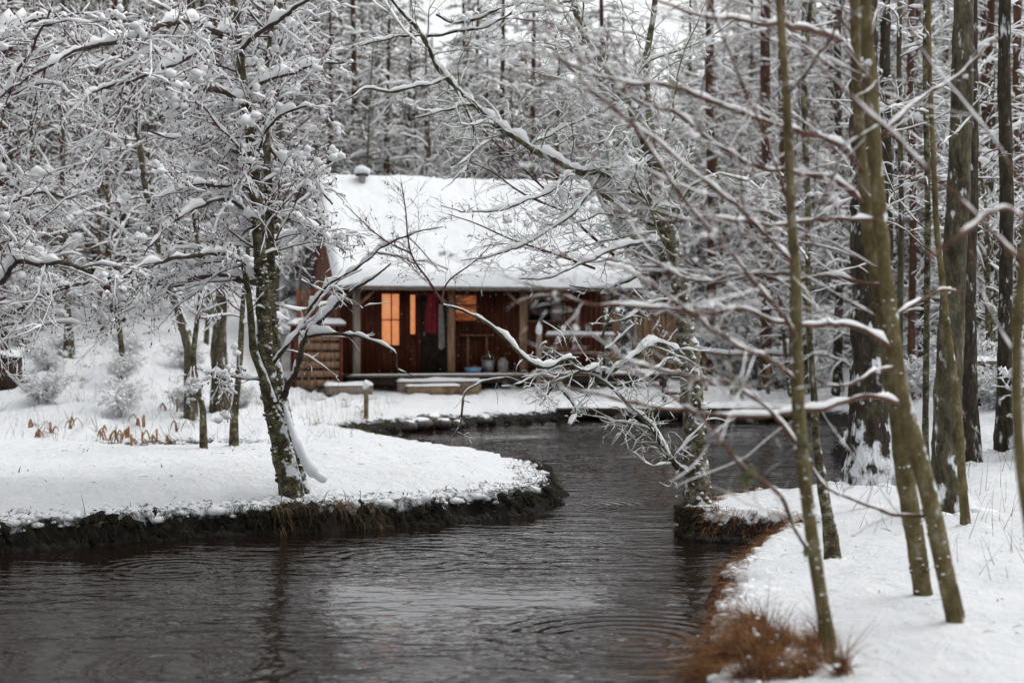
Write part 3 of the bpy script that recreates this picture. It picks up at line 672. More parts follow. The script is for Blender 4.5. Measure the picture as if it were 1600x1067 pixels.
# --- left tree (alder/birch with twin stems)
WS = .74
D = 14.9
s1 = trace([(450, 745, D, 50), (440, 700, D, 42), (428, 650, D, 40), (420, 600, D, 36), (414, 550, D, 33), (413, 490, D, 30), (409, 430, D, 28), (404, 370, D, 26), (402, 310, D, 24), (396, 250, D, 22), (389, 190, D, 21), (382, 140, D, 19), (375, 80, D, 17), (368, 20, D, 15), (362, -60, D, 12)])
s2 = trace([(466, 730, D+.1, 26), (453, 680, D+.12, 26), (442, 630, D+.2, 24), (432, 580, D+.25, 24), (426, 520, D+.3, 20), (424, 450, D+.3, 19), (422, 380, D+.3, 20), (421, 320, D+.3, 18), (418, 260, D+.3, 16), (416, 210, D+.3, 15), (412, 150, D+.35, 12), (420, 80, D+.4, 10), (430, 0, D+.4, 8)])
s3 = trace([(408, 580, D-.1, 18), (396, 545, D-.1, 16), (392, 500, D-.1, 15), (386, 440, D-.1, 12), (375, 400, D-.1, 10)])
Ll = [
 lim((386, 180, D, 16), (372, 160, D-.1, 14), (350, 145, D-.3, 12), (325, 141, D-.5, 10), (300, 150, D-.8, 7), (275, 170, D-1, 5)),
 lim((370, 60, D, 14), (330, 50, D-.4, 13), (295, 35, D-.8, 12), (250, 40, D-1.2, 12), (205, 60, D-1.5, 11), (155, 72, D-1.8, 10), (120, 78, D-2, 8), (80, 98, D-2.2, 7), (40, 124, D-2.3, 5), (0, 158, D-2.4, 4)),
 lim((372, 40, D, 12), (330, 70, D-.3, 9), (275, 98, D-.7, 8), (240, 113, D-1, 8), (200, 130, D-1.1, 7), (160, 140, D-1.2, 6), (130, 155, D-1.3, 5), (100, 165, D-1.5, 4), (75, 185, D-1.6, 3)),
 lim((402, 330, D, 14), (393, 300, D-.1, 12), (380, 288, D-.2, 11), (368, 288, D-.3, 10), (350, 292, D-.5, 7), (300, 290, D-.8, 6), (270, 300, D-1, 5), (230, 318, D-1.2, 4)),
 lim((404, 350, D, 9), (360, 312, D-.4, 8), (320, 320, D-.7, 8), (290, 335, D-.9, 7), (262, 355, D-1.1, 6), (240, 380, D-1.3, 4), (225, 400, D-1.4, 3)),
 lim((408, 440, D, 16), (370, 436, D+.2, 15), (330, 430, D+.4, 13), (280, 442, D+.6, 12), (235, 440, D+.7, 11), (180, 430, D+.9, 8), (140, 442, D+1, 6), (90, 450, D+1.2, 4)),
 lim((400, 425, D, 9), (350, 395, D-.5, 9), (300, 398, D-1, 8), (230, 415, D-1.4, 8), (180, 440, D-1.6, 6)),
 lim((395, 250, D, 10), (350, 228, D+.3, 8), (310, 210, D+.6, 7), (270, 215, D+.9, 5), (230, 205, D+1, 4)),
 lim((383, 140, D, 10), (440, 120, D+.2, 8), (490, 105, D+.3, 6), (540, 100, D+.5, 4)),
 lim((416, 230, D+.3, 9), (450, 260, D+.3, 7), (490, 285, D+.2, 6), (520, 320, D, 4)),
 lim((422, 340, D+.3, 8), (460, 345, D+.4, 7), (500, 365, D+.5, 5), (540, 395, D+.6, 3)),
 lim((375, 80, D, 10), (420, 40, D-.3, 9), (470, 10, D-.6, 7), (520, -15, D-.8, 5)),
 # right-hand snowy fork
 lim((446, 625, D+.1, 15), (452, 600, D, 13), (464, 575, D-.1, 13), (470, 545, D-.2, 12), (480, 520, D-.3, 11), (500, 500, D-.4, 10), (530, 470, D-.5, 9), (560, 448, D-.6, 8), (585, 430, D-.7, 5), (610, 412, D-.8, 3)),
 lim((440, 575, D+.1, 9), (452, 545, D, 9), (470, 515, D, 8), (487, 480, D, 8), (510, 450, D-.1, 8), (535, 430, D-.1, 7), (570, 410, D-.2, 5), (600, 388, D-.2, 5), (640, 368, D-.3, 4), (690, 352, D-.3, 2)),
 lim((470, 530, D-.2, 8), (495, 522, D-.4, 8), (530, 522, D-.5, 7), (560, 524, D-.6, 6), (590, 535, D-.7, 4), (618, 552, D-.7, 4), (620, 575, D-.7, 3), (650, 588, D-.8, 2)),
 lim((412, 595, D, 4), (372, 590, D-.3, 4), (330, 582, D-.6, 3), (290, 568, D-1, 2)),
 lim((400, 250, D, 8), (420, 200, D-.3, 6), (470, 170, D-.5, 5), (520, 165, D-.6, 3)),
]
levA = [dict(rate=5.5, t=(.1, .98), rel=(.25, .6), ang=(30, 65), K=8, wander=.16, grav=.04, slender=.008, rmin=.0026, flat=.25, maxlen=1.15),
        dict(rate=11, t=(.1, 1), rel=(.3, .7), ang=(30, 65), K=5, wander=.2, grav=.05, slender=.006, rmin=.0019, flat=.2, maxlen=.55),
        dict(rate=8.5, t=(.1, 1), rel=(.35, .7), ang=(30, 65), K=4, wander=.22, grav=.06, slender=.006, rmin=.0016, flat=.1, maxlen=.26)]
crown_tree('alder_tree', 'leaning twin stemmed mossy tree on the left bank, its crown thick with snow', [s1, s2, s3], Ll, MOSSY, PURPLE, levA, flare=.02, amp=.2, snow_base=.006, snow_k=.9, sparse=(12, 13, 14), budn=7000, clump=420, clump_size=.065, limb_mat=LIMB, limb_snow=(.02, .9),
    autolimb=dict(rate=6.5, t=(.42, .98), rel=(.22, .42), ang=(45, 85), K=14, wander=.12, grav=.02, slender=.009, rmin=.006, bias=(-.45, .3, .1), maxlen=2.6))

lichen_lumps(bpy.data.objects['alder_tree'], [s1, s2], 230, MOSSY)
fs = trace([(444, 630, 14.9, 8), (454, 665, 14.85, 14), (466, 697, 14.8, 18), (480, 724, 14.8, 24), (495, 742, 14.8, 26), (510, 750, 14.8, 14)], 26); q = MB(); q.tubes(fs[0]-s1[0][0], fs[1]*(1+.15*rng.normal(size=26)), 10); q.build('foot_snow', SNOW, bpy.data.objects['alder_tree'], True)
# --- tree standing just outside the left edge, boughs reaching into view
D = 14.0; xb = -6.6; e1 = resample(np.array([(xb, D, H(xb, D), .15), (xb+.1, D, 1.6, .12), (xb+.35, D+.1, 3.2, .10), (xb+.3, D, 5, .08), (xb+.6, D, 7, .04)]), 60)
def px_of(p): return (800+p[0]/p[1]*2222, 522-(p[2]-CZ)/p[1]*2222)
def ff(h, *rest):   # limb from the trunk at height h, then through points in view
    j = np.abs(e1[:, 2]-h).argmin(); u, v = px_of(e1[j]); return lim((u, v, e1[j, 1], rest[0][3]*1.2), *rest)
El = [ff(2.9, (-60, 452, 13.2, 12), (0, 440, 12.8, 12), (28, 409, 12.6, 11), (65, 416, 12.5, 11), (97, 410, 12.4, 9), (140, 426, 12.3, 6)),
      ff(2.2, (-60, 520, 13.6, 9), (0, 500, 13.4, 9), (35, 478, 13.2, 8), (70, 456, 13.1, 7), (112, 450, 13, 4)),
      ff(4.6, (-80, 230, 13.2, 10), (0, 170, 13, 8), (30, 110, 12.8, 6), (55, 60, 12.7, 5), (80, 0, 12.6, 4)),
      ff(3.8, (-60, 330, 14.4, 10), (0, 320, 14.6, 8), (60, 300, 14.8, 7), (110, 310, 15, 5), (160, 290, 15.2, 3)),
      ff(5.4, (-60, 90, 14.2, 9), (0, 60, 14.4, 8), (60, 30, 14.6, 6), (130, 20, 14.8, 4)),
      ff(3.2, (-60, 400, 15, 8), (0, 380, 15.3, 7), (60, 372, 15.6, 6), (130, 360, 15.8, 4))]
crown_tree('alder_tree', 'tree just beyond the left edge whose snow heaped boughs reach into view', [(e1[:, :3], e1[:, 3])], El, MOSSY, PURPLE, levA, flare=.1, amp=.16, snow_base=.0048, snow_k=.75, budn=1800, clump=110, clump_size=.075, limb_mat=LIMB, limb_snow=(.03, 1.))

# --- gnarled birch on the little cape
WS = .9
D = 14.4
b1 = trace([(1092, 802, D, 46), (1090, 760, D, 42), (1087, 700, D, 42), (1084, 640, D, 38), (1079, 590, D, 38), (1075, 555, D, 38), (1070, 515, D, 32), (1066, 470, D, 30), (1056, 410, D, 30), (1046, 370, D, 30), (1036, 334, D, 32), (1024, 275, D, 26), (1010, 220, D, 22), (990, 175, D, 20), (950, 115, D, 17), (912, 55, D, 13), (890, -20, D, 10), (880, -80, D, 8)])
b2 = trace([(1036, 340, D+.1, 16), (1022, 250, D+.1, 16), (1014, 180, D+.1, 13), (1010, 100, D+.1, 11), (1020, 30, D+.1, 10), (1030, -60, D+.1, 8)])
Bl = [
 lim((1038, 345, D, 20), (1010, 310, D-.1, 18), (970, 281, D-.2, 16), (941, 268, D-.3, 15), (898, 265, D-.4, 15), (872, 252, D-.4, 14), (843, 240, D-.4, 13), (800, 212, D-.5, 12), (774, 194, D-.5, 12), (741, 164, D-.5, 11), (712, 136, D-.5, 10), (683, 104, D-.5, 9), (670, 75, D-.5, 9), (650, 42, D-.5, 8), (621, 12, D-.5, 6), (600, -20, D-.5, 5)),
 lim((741, 164, D-.5, 6), (720, 168, D-.6, 5), (686, 179, D-.7, 4), (650, 185, D-.8, 3)),
 lim((700, 122, D-.5, 6), (657, 133, D-.7, 5), (615, 143, D-.8, 5), (572, 140, D-.9, 4), (553, 153, D-1, 3), (535, 160, D-1, 2)),
 lim((667, 57, D-.5, 6), (715, 50, D-.6, 5), (764, 42, D-.7, 4), (800, 20, D-.8, 3)),
 lim((662, 55, D-.5, 5), (611, 58, D-.6, 4), (560, 72, D-.7, 3)),
 lim((826, 229, D-.4, 6), (852, 215, D-.3, 5), (885, 198, D-.2, 4), (923, 180, D-.2, 4), (945, 172, D-.2, 2)),
 lim((941, 268, D-.3, 8), (985, 255, D-.2, 6), (1005, 258, D, 6)),
 lim((780, 15, D-.8, 4), (748, 29, D-.7, 5), (709, 36, D-.6, 5), (680, 20, D-.6, 4)),
 lim((1030, 360, D, 10), (980, 330, D+.2, 8), (930, 300, D+.3, 6), (890, 310, D+.4, 4)),
 # lichened low limbs in front of the porch
 lim((1072, 560, D, 16), (1054, 548, D-.1, 13), (1030, 535, D-.2, 11), (1008, 546, D-.3, 10), (986, 561, D-.4, 10), (965, 574, D-.5, 9), (945, 583, D-.5, 8), (912, 578, D-.6, 7), (880, 592, D-.7, 5), (840, 600, D-.7, 4), (790, 590, D-.8, 3)),
 lim((1078, 745, D, 13), (1060, 732, D-.1, 11), (1040, 706, D-.2, 10), (1020, 668, D-.3, 9), (986, 637, D-.4, 8), (965, 614, D-.5, 7), (941, 593, D-.5, 6), (907, 583, D-.5, 5), (870, 600, D-.6, 4), (840, 630, D-.6, 3)),
 lim((1070, 575, D, 8), (1044, 560, D-.2, 7), (1028, 578, D-.3, 5), (1008, 594, D-.4, 4), (965, 603, D-.5, 3)),
 lim((943, 592, D-.5, 6), (942, 560, D-.6, 6), (940, 525, D-.7, 6), (948, 503, D-.7, 5), (960, 478, D-.8, 4)),
 lim((942, 560, D-.6, 5), (915, 580, D-.8, 5), (880, 560, D-.9, 4), (860, 545, D-1, 3)),
 lim((945, 545, D-.7, 4), (965, 528, D-.7, 5), (992, 508, D-.7, 4)),
 lim((912, 578, D-.6, 8), (890, 560, D-1, 8), (860, 572, D-1.1, 8), (835, 570, D-1.2, 8), (810, 550, D-1.2, 8), (780, 520, D-1.2, 7), (750, 497, D-1.2, 7), (720, 483, D-1.2, 6), (692, 475, D-1.2, 6)),
 lim((790, 590, D-.8, 5), (750, 598, D-.9, 4), (725, 612, D-1, 4), (722, 640, D-1, 4), (718, 668, D-1, 3), (700, 695, D-1, 2)),
 lim((870, 600, D-.6, 5), (900, 640, D-.6, 4), (890, 665, D-.7, 3)),
]
Bl += [lim((898, 265, D-.4, 6), (860, 300, D-.6, 5), (800, 322, D-.8, 4), (740, 330, D-.9, 3), (690, 322, D-1, 2)),
 lim((941, 268, D-.3, 7), (900, 330, D-.5, 6), (840, 372, D-.7, 5), (780, 398, D-.8, 4), (720, 408, D-.9, 2)),
 lim((1046, 375, D, 9), (990, 380, D-.3, 7), (930, 402, D-.5, 6), (870, 430, D-.7, 5), (810, 436, D-.8, 3)),
 lim((1058, 425, D, 9), (1010, 425, D+.2, 7), (950, 452, D+.3, 5), (890, 446, D+.4, 3)),
 lim((1066, 470, D, 9), (1020, 470, D-.2, 7), (970, 500, D-.4, 5), (920, 505, D-.5, 3)),
 lim((712, 136, D-.5, 6), (740, 200, D-.6, 5), (730, 250, D-.7, 4), (700, 290, D-.8, 2))]
# fine leafless sprays, no snow
spray = [
 lim((692, 475, D-1.2, 5), (668, 436, D-1.2, 4), (645, 404, D-1.2, 3.5), (637, 370, D-1.2, 3), (634, 330, D-1.2, 2.5), (627, 285, D-1.2, 1.5)),
 lim((640, 395, D-1.2, 3), (600, 375, D-1.2, 2.5), (565, 345, D-1.2, 2), (540, 320, D-1.2, 1.3)),
 lim((960, 400, D+.2, 6), (905, 352, D+.2, 5), (860, 305, D+.2, 4), (815, 262, D+.2, 3.5), (775, 225, D+.2, 3), (745, 195, D+.2, 2)),
 lim((880, 330, D+.1, 4), (820, 305, D+.1, 3), (770, 270, D, 2.5), (725, 250, D, 1.6)),
 lim((930, 420, D, 5), (860, 395, D, 4), (800, 375, D, 3), (745, 350, D, 2.5), (700, 335, D, 1.6)),
 lim((690, 470, D-1.2, 4), (700, 440, D-1.1, 3), (740, 410, D-1, 2.4), (770, 380, D-1, 1.5)),
]
levB = [dict(rate=8, t=(.08, .98), rel=(.15, .45), ang=(35, 75), K=8, wander=.26, grav=-.01, slender=.008, rmin=.0028, flat=.2, maxlen=.85),
        dict(rate=12, t=(.1, 1), rel=(.3, .65), ang=(35, 70), K=5, wander=.28, grav=0, slender=.007, rmin=.002, flat=.1, maxlen=.45),
        dict(rate=7.5, t=(.1, 1), rel=(.35, .7), ang=(35, 70), K=4, wander=.3, grav=0, slender=.007, rmin=.0016, maxlen=.2)]
birch = crown_tree('birch_tree', 'gnarled lichened tree on the small cape with a long limb reaching over the cabin roof', [b1, b2], Bl, PALELICH, LICHEN, levB, flare=.1, amp=.22, sparse=(15, 16), snow_base=.0042, snow_k=.65, clump=130, clump_size=.045, limb_mat=MOSSY, limb_snow=(.006, .65),
    autolimb=dict(rate=6.5, t=(.42, .98), rel=(.22, .45), ang=(45, 85), K=14, wander=.2, grav=-.01, slender=.008, rmin=.005, bias=(-.35, -.1, .1), maxlen=2.3))
lichen_lumps(birch, [b1], 250, PALELICH)
bb = np.array(b1[0][0]); P, R = same([(p-bb, r) for p, r in spray], 14); sp = MB(); sp.tubes(P, R, 5)
for lv in [dict(rate=15, t=(.1, 1), rel=(.25, .6), ang=(25, 50), K=8, wander=.12, slender=.005, rmin=.0022, maxlen=.8), dict(rate=13, t=(.1, 1), rel=(.3, .6), ang=(25, 50), K=5, wander=.14, slender=.006, rmin=.0018, maxlen=.4), dict(rate=8, t=(.1, 1), rel=(.3, .6), ang=(25, 50), K=4, wander=.14, slender=.006, rmin=.0015, maxlen=.25)]:
    P, R = spawn(P, R, **lv); sp.tubes(P, R, 3)
buds(sp, P, 300, .007); o = sp.build('bare_twig_spray', PURPLE, birch); o['kind'] = 'stuff'

# --- right foreground trees
WS = .78
def stems_only(*a): return list(a)
D = 7.3
t1 = trace([(1300, 1024, D, 30), (1288, 960, D, 27), (1275, 880, D, 27), (1264, 800, D, 26), (1255, 720, D, 27), (1248, 640, D, 26), (1245, 540, D, 24), (1243, 440, D, 22), (1236, 340, D, 20), (1232, 230, D, 18), (1226, 120, D, 16), (1218, 20, D, 15), (1212, -60, D, 13)])
Tl1 = [
 lim((1270, 872, D, 8), (1244, 832, D-.2, 7), (1222, 777, D-.4, 8), (1189, 750, D-.6, 9), (1167, 735, D-.7, 9), (1139, 705, D-.8, 8), (1101, 656, D-.9, 7), (1062, 625, D-1, 6), (1010, 590, D-1.1, 5), (960, 570, D-1.2, 4)),
 lim((1245, 530, D, 9), (1223, 494, D-.2, 8), (1174, 435, D-.4, 8), (1131, 383, D-.5, 7), (1095, 343, D-.6, 7), (1056, 294, D-.7, 6), (1023, 245, D-.8, 6), (993, 202, D-.9, 6), (941, 156, D-1, 5), (880, 100, D-1.1, 4), (830, 40, D-1.2, 3)),
 lim((1240, 410, D, 9), (1187, 357, D-.2, 7), (1148, 320, D-.3, 7), (1102, 281, D-.4, 6), (1069, 258, D-.5, 6), (1026, 219, D-.5, 6), (987, 193, D-.6, 6), (931, 150, D-.7, 5), (870, 130, D-.8, 4), (800, 118, D-.9, 3)),
 lim((1238, 330, D, 8), (1230, 311, D, 6), (1203, 235, D-.1, 5), (1187, 193, D-.2, 5), (1167, 150, D-.3, 5), (1130, 60, D-.5, 4), (1100, -10, D-.6, 3)),
 lim((1228, 150, D, 8), (1262, 110, D-.2, 6), (1300, 60, D-.4, 5), (1330, -20, D-.6, 4)),
 lim((1248, 600, D, 8), (1200, 560, D-.4, 8), (1150, 540, D-.7, 7), (1090, 500, D-1, 7), (1030, 450, D-1.2, 6), (970, 420, D-1.4, 5), (900, 400, D-1.6, 4), (820, 390, D-1.8, 3)),
 lim((1254, 700, D, 8), (1200, 640, D-.3, 7), (1140, 600, D-.5, 7), (1090, 590, D-.7, 7), (1030, 575, D-.9, 6), (960, 560, D-1.1, 5), (890, 545, D-1.3, 4), (840, 540, D-1.4, 3)),
 lim((1243, 430, D, 7), (1200, 425, D+.2, 7), (1150, 430, D+.4, 6), (1110, 440, D+.5, 6), (1060, 430, D+.6, 5), (1000, 400, D+.7, 4), (950, 395, D+.8, 3)),
]
levT = [dict(rate=7.5, t=(.12, .98), rel=(.2, .5), ang=(20, 48), K=9, wander=.09, grav=-.01, slender=.0042, rmin=.0018, flat=.2, maxlen=.95),
        dict(rate=7, t=(.1, 1), rel=(.25, .5), ang=(25, 50), K=6, wander=.12, grav=-.01, slender=.0042, rmin=.0013, flat=.1, maxlen=.4),
        dict(rate=5, t=(.1, 1), rel=(.3, .5), ang=(25, 50), K=4, wander=.12, slender=.0042, rmin=.0011, maxlen=.2)]
crown_tree('alder_sapling', 'slender single stemmed young tree nearest the water on the right bank', [t1], Tl1, ALDER, ALDTWIG, levT, sparse=(0, 5, 6), sparse_rate=.45, flare=.12, amp=.10, snow_base=.0013, snow_k=.5, limb_mat=ALDTWIG, budn=900, clump=60, clump_size=.016, limb_snow=(.0012, .6), trunk_snow=False,
    autolimb=dict(rate=3, t=(.5, .98), rel=(.2, .4), ang=(35, 65), K=14, wander=.07, grav=-.01, slender=.0055, rmin=.004, bias=(-.5, -.1, .15), maxlen=2.0))
lichen_lumps(bpy.data.objects['alder_sapling'], [t1], 110, ALDER, .1, .3)
# lichen tufts hanging on the front limb
tf = MB()
for c_, r_ in ((W(1167, 742, D-.7), .035), (W(1253, 690, D-.08), .032), (W(1262, 860, D-.08), .028), (W(1155, 605, D-.6), .028)):
    q = rng.normal(size=(34, 3))*np.array([.4, .4, .75])*r_; q[:, 2] -= .2*r_; blobs(tf, np.array(c_)+q, rng.uniform(.12, .4, 34)*r_, ICO1, .5, 1.3)
tag(tf.build('lichen_tuft', LICHEN, None, True), 'pale green lichen tufts clinging to the nearest sapling and its front limb', 'lichen', kind='stuff')

D = 8.0
a1 = trace([(1497, 982, D, 38), (1486, 930, D, 36), (1470, 860, D, 37), (1450, 765, D, 37), (1428, 690, D, 36), (1408, 617, D, 34), (1396, 540, D, 32), (1388, 470, D, 31), (1380, 400, D, 29), (1373, 320, D, 28), (1368, 250, D, 27), (1362, 150, D, 25), (1355, 60, D, 23), (1350, -50, D, 20)])
a2 = trace([(1441, 918, D+.9, 40), (1432, 850, D+.8, 38), (1420, 780, D+.7, 38), (1411, 720, D+.6, 37), (1402, 650, D+.5, 32), (1390, 570, D+.45, 30), (1378, 480, D+.4, 27), (1362, 400, D+.35, 26), (1352, 320, D+.3, 24), (1344, 220, D+.3, 23), (1338, 120, D+.3, 21), (1336, 40, D+.3, 20), (1334, -50, D+.3, 18)])
Tl2 = [
 lim((1340, 90, D+.2, 13), (1318, 68, D, 12), (1290, 52, D-.2, 11), (1225, 42, D-.5, 10), (1178, 42, D-.7, 9), (1126, 33, D-.9, 8), (1080, 23, D-1.1, 7), (1040, 5, D-1.2, 6), (990, -10, D-1.3, 5)),
 lim((1350, 262, D+.2, 12), (1330, 240, D+.1, 11), (1305, 225, D, 10), (1248, 206, D-.2, 9), (1159, 180, D-.5, 8), (1094, 155, D-.7, 8), (1047, 136, D-.8, 7), (1000, 130, D-.9, 6), (940, 118, D-1, 5), (880, 90, D-1.1, 4), (820, 70, D-1.2, 3)),
 lim((1352, 320, D+.2, 11), (1300, 281, D, 9), (1248, 272, D-.1, 8), (1187, 262, D-.3, 8), (1155, 248, D-.4, 7), (1094, 211, D-.5, 7), (1056, 178, D-.6, 7), (1000, 162, D-.7, 6), (950, 120, D-.8, 4), (900, 90, D-.9, 3)),
 lim((1392, 548, D, 12), (1370, 530, D-.1, 10), (1332, 510, D-.2, 9), (1266, 507, D-.4, 9), (1216, 500, D-.5, 8), (1150, 485, D-.7, 9), (1100, 492, D-.8, 9), (1060, 485, D-.9, 9), (1000, 480, D-1, 8), (940, 477, D-1.1, 7), (900, 469, D-1.2, 6), (865, 453, D-1.3, 5), (815, 435, D-1.4, 3)),
 lim((1402, 634, D, 12), (1380, 624, D-.1, 11), (1354, 620, D-.2, 10), (1304, 636, D-.3, 10), (1216, 648, D-.5, 9), (1140, 650, D-.7, 8), (1080, 642, D-.8, 8), (1010, 634, D-1, 7), (960, 625, D-1.1, 6), (900, 608, D-1.2, 5), (850, 590, D-1.3, 4)),
 lim((1396, 575, D, 8), (1365, 584, D-.2, 7), (1335, 602, D-.3, 6), (1300, 605, D-.4, 4), (1270, 590, D-.5, 3)),
 lim((1410, 812, D+.2, 7), (1370, 795, D-.1, 6), (1318, 774, D-.3, 5), (1285, 755, D-.5, 5), (1250, 700, D-.7, 4), (1220, 670, D-.8, 3)),
 lim((1385, 450, D, 10), (1340, 440, D+.2, 9), (1290, 435, D+.3, 8), (1240, 440, D+.4, 8), (1180, 430, D+.5, 7), (1120, 440, D+.6, 6), (1050, 420, D+.7, 5), (990, 415, D+.8, 4), (930, 400, D+.9, 3)),
 lim((1375, 350, D, 9), (1330, 345, D-.1, 8), (1280, 340, D-.3, 7), (1230, 350, D-.4, 7), (1170, 350, D-.6, 6), (1110, 340, D-.8, 6), (1040, 345, D-1, 5), (960, 330, D-1.2, 4)),
 lim((1368, 230, D, 9), (1400, 190, D, 8), (1440, 150, D+.1, 6), (1490, 120, D+.2, 5), (1550, 60, D+.3, 3)),
 lim((1395, 500, D, 8), (1430, 470, D+.2, 7), (1470, 450, D+.3, 6), (1510, 455, D+.4, 4)),
]
crown_tree('double_alder', 'green barked tree with two leaning stems on the right bank', [a1, a2], Tl2, ALDER, ALDTWIG, levT, sparse=(4, 5, 6), sparse_rate=.4, flare=.12, amp=.09, snow_base=.0014, snow_k=.55, limb_mat=ALDTWIG, budn=1500, clump=90, clump_size=.018, limb_snow=(.0018, .7), trunk_snow=False,
    autolimb=dict(rate=2.6, t=(.45, .98), rel=(.25, .5), ang=(35, 65), K=14, wander=.07, grav=-.01, slender=.0055, rmin=.004, bias=(-.45, .1, .15), maxlen=2.4))

lichen_lumps(bpy.data.objects['double_alder'], [a1, a2], 80, ALDER, .08, .25)
D = 6.0
c1 = trace([(1652, 1116, D, 27), (1636, 1000, D, 26), (1618, 880, D, 24), (1602, 780, D, 22), (1592, 690, D, 21), (1588, 600, D, 21), (1590, 500, D, 20), (1598, 410, D, 19), (1610, 300, D, 18), (1625, 150, D, 16), (1640, -30, D, 14)])
c1[0][0, 2] = H(c1[0][0, 0], D)-.02
Tl4 = [
 lim((1600, 405, D, 10), (1575, 385, D-.1, 9), (1548, 361, D-.2, 9), (1492, 305, D-.3, 8), (1436, 253, D-.3, 8), (1389, 202, D-.4, 7), (1328, 150, D-.4, 7), (1262, 84, D-.5, 6), (1225, 28, D-.5, 5), (1200, -20, D-.5, 4)),
 lim((1600, 345, D, 9), (1575, 325, D-.2, 9), (1553, 330, D-.3, 10), (1525, 350, D-.4, 10), (1497, 372, D-.5, 10), (1470, 390, D-.5, 10), (1451, 408, D-.6, 8)),
 lim((1600, 300, D, 7), (1560, 230, D+.2, 6), (1500, 160, D+.3, 5), (1440, 80, D+.4, 4), (1400, 0, D+.5, 3)),
 lim((1590, 560, D, 6), (1565, 520, D+.2, 6), (1540, 470, D+.3, 5), (1520, 400, D+.4, 4), (1510, 330, D+.5, 3)),
]
crown_tree('edge_sapling', 'thin young tree at the right edge with one long dark bough', [c1], Tl4, ALDER, ALDTWIG, [dict(levT[0], rate=2.2), dict(levT[1], rate=2.5)], flare=.2, amp=.06, snow_base=.0013, snow_k=.45, limb_mat=ALDTWIG, limb_snow=(.0012, .5), trunk_snow=False)

def simple_tree(name, label, pts, bark, twig, lv=None, amp=.12, flare=.3, auto=None, S=16, sb=.008, group=None, extra=None, cat='tree'):
    P, R = trace(pts); b0 = P[0].copy(); gz = H(b0[0], b0[1])
    if b0[2] > gz: b0[2] = gz - .02; P[0] = b0
    root = empty(name, tuple(b0), label, cat, group)
    trunk_mesh(P-b0, R, bark, root, S=S, amp=amp, flare=flare)
    if auto:
        cr = MB(); sn = MB(); P2, R2 = same([(P-b0, R)], 24); aP, aR = spawn(P2, R2, **auto); cr.tubes(aP, aR, 4); snow_on(sn, aP, aR, sb*.8, .7, 5)
        for l_ in (lv or []): aP, aR = spawn(aP, aR, **l_); cr.tubes(aP, aR, 3); snow_on(sn, aP, aR, sb*.5, .7, 3, .25)
        pass
        a_ = cr.build('crown', twig, root)
        if a_: a_['kind'] = 'stuff'
        a_ = sn.build('snow_cover', SNOWT, root, True)
        if a_: a_['kind'] = 'stuff'
    return root
auto0 = dict(rate=2.0, t=(.4, 1), rel=(.12, .3), ang=(50, 95), K=10, wander=.14, grav=.0, slender=.009, rmin=.004, maxlen=1.7)
lv0 = [dict(rate=6, t=(.1, 1), rel=(.25, .5), ang=(30, 65), K=6, wander=.2, slender=.009, rmin=.0028, maxlen=.7), dict(rate=8, t=(.1, 1), rel=(.3, .6), ang=(30, 65), K=4, wander=.2, slender=.009, rmin=.0022, maxlen=.35)]
D = 11.9
simple_tree('grey_sapling', 'thin pale curved stem rising in front of the great mossy trunk on the right', [(1509, 812, D, 19), (1503, 740, D, 17), (1500, 672, D, 16), (1489, 579, D, 15), (1479, 500, D, 14), (1470, 420, D, 13), (1462, 340, D, 12), (1458, 240, D, 11), (1452, 120, D, 10), (1450, 0, D, 9), (1448, -60, D, 8)], ALDER, ALDTWIG, lv0, .06, .2, auto0, 10)
D = 10.7
simple_tree('mossy_stem', 'short mossy snow plastered stem between the first sapling and the double tree', [(1301, 862, D, 30), (1296, 820, D, 26), (1289, 780, D, 22), (1282, 730, D, 19), (1276, 690, D, 16), (1272, 620, D, 14), (1266, 540, D, 13), (1262, 440, D, 12), (1262, 300, D, 11), (1256, 150, D, 10), (1270, -40, D, 8)], MOSSY, ALDTWIG, lv0, .2, .2, auto0, 12)
D = 12.8
simple_tree('great_trunk', 'thick dark mossy trunk turning pale higher up, right of the double tree', [(1484, 795, D, 62), (1481, 740, D, 55), (1480, 660, D, 54), (1484, 560, D, 52), (1489, 460, D, 50), (1494, 360, D, 47), (1499, 260, D, 45), (1502, 150, D, 43), (1504, 50, D, 41), (1505, -80, D, 38)], PALEB, BROWNT, lv0, .12, .5, dict(auto0, rate=1.0), 22)
D = 16.5
simple_tree('dark_pine', 'dark furrowed trunk close behind the great mossy trunk on its right', [(1514, 700, D, 40), (1513, 600, D, 36), (1512, 500, D, 34), (1514, 350, D, 32), (1516, 200, D, 30), (1516, -80, D, 26)], DARKB, BROWNT, lv0, .14, .4, auto0, 16)
D = 15.8
simple_tree('broad_pine', 'broad dark furrowed pine trunk behind the double tree, snow plastered at its foot', [(1360, 748, D, 82), (1358, 700, D, 70), (1356, 600, D, 64), (1355, 500, D, 62), (1354, 400, D, 60), (1352, 300, D, 58), (1350, 150, D, 54), (1350, 0, D, 52), (1350, -90, D, 50)], DARKB, BROWNT, lv0, .14, .5, dict(auto0, rate=1.6), 22)
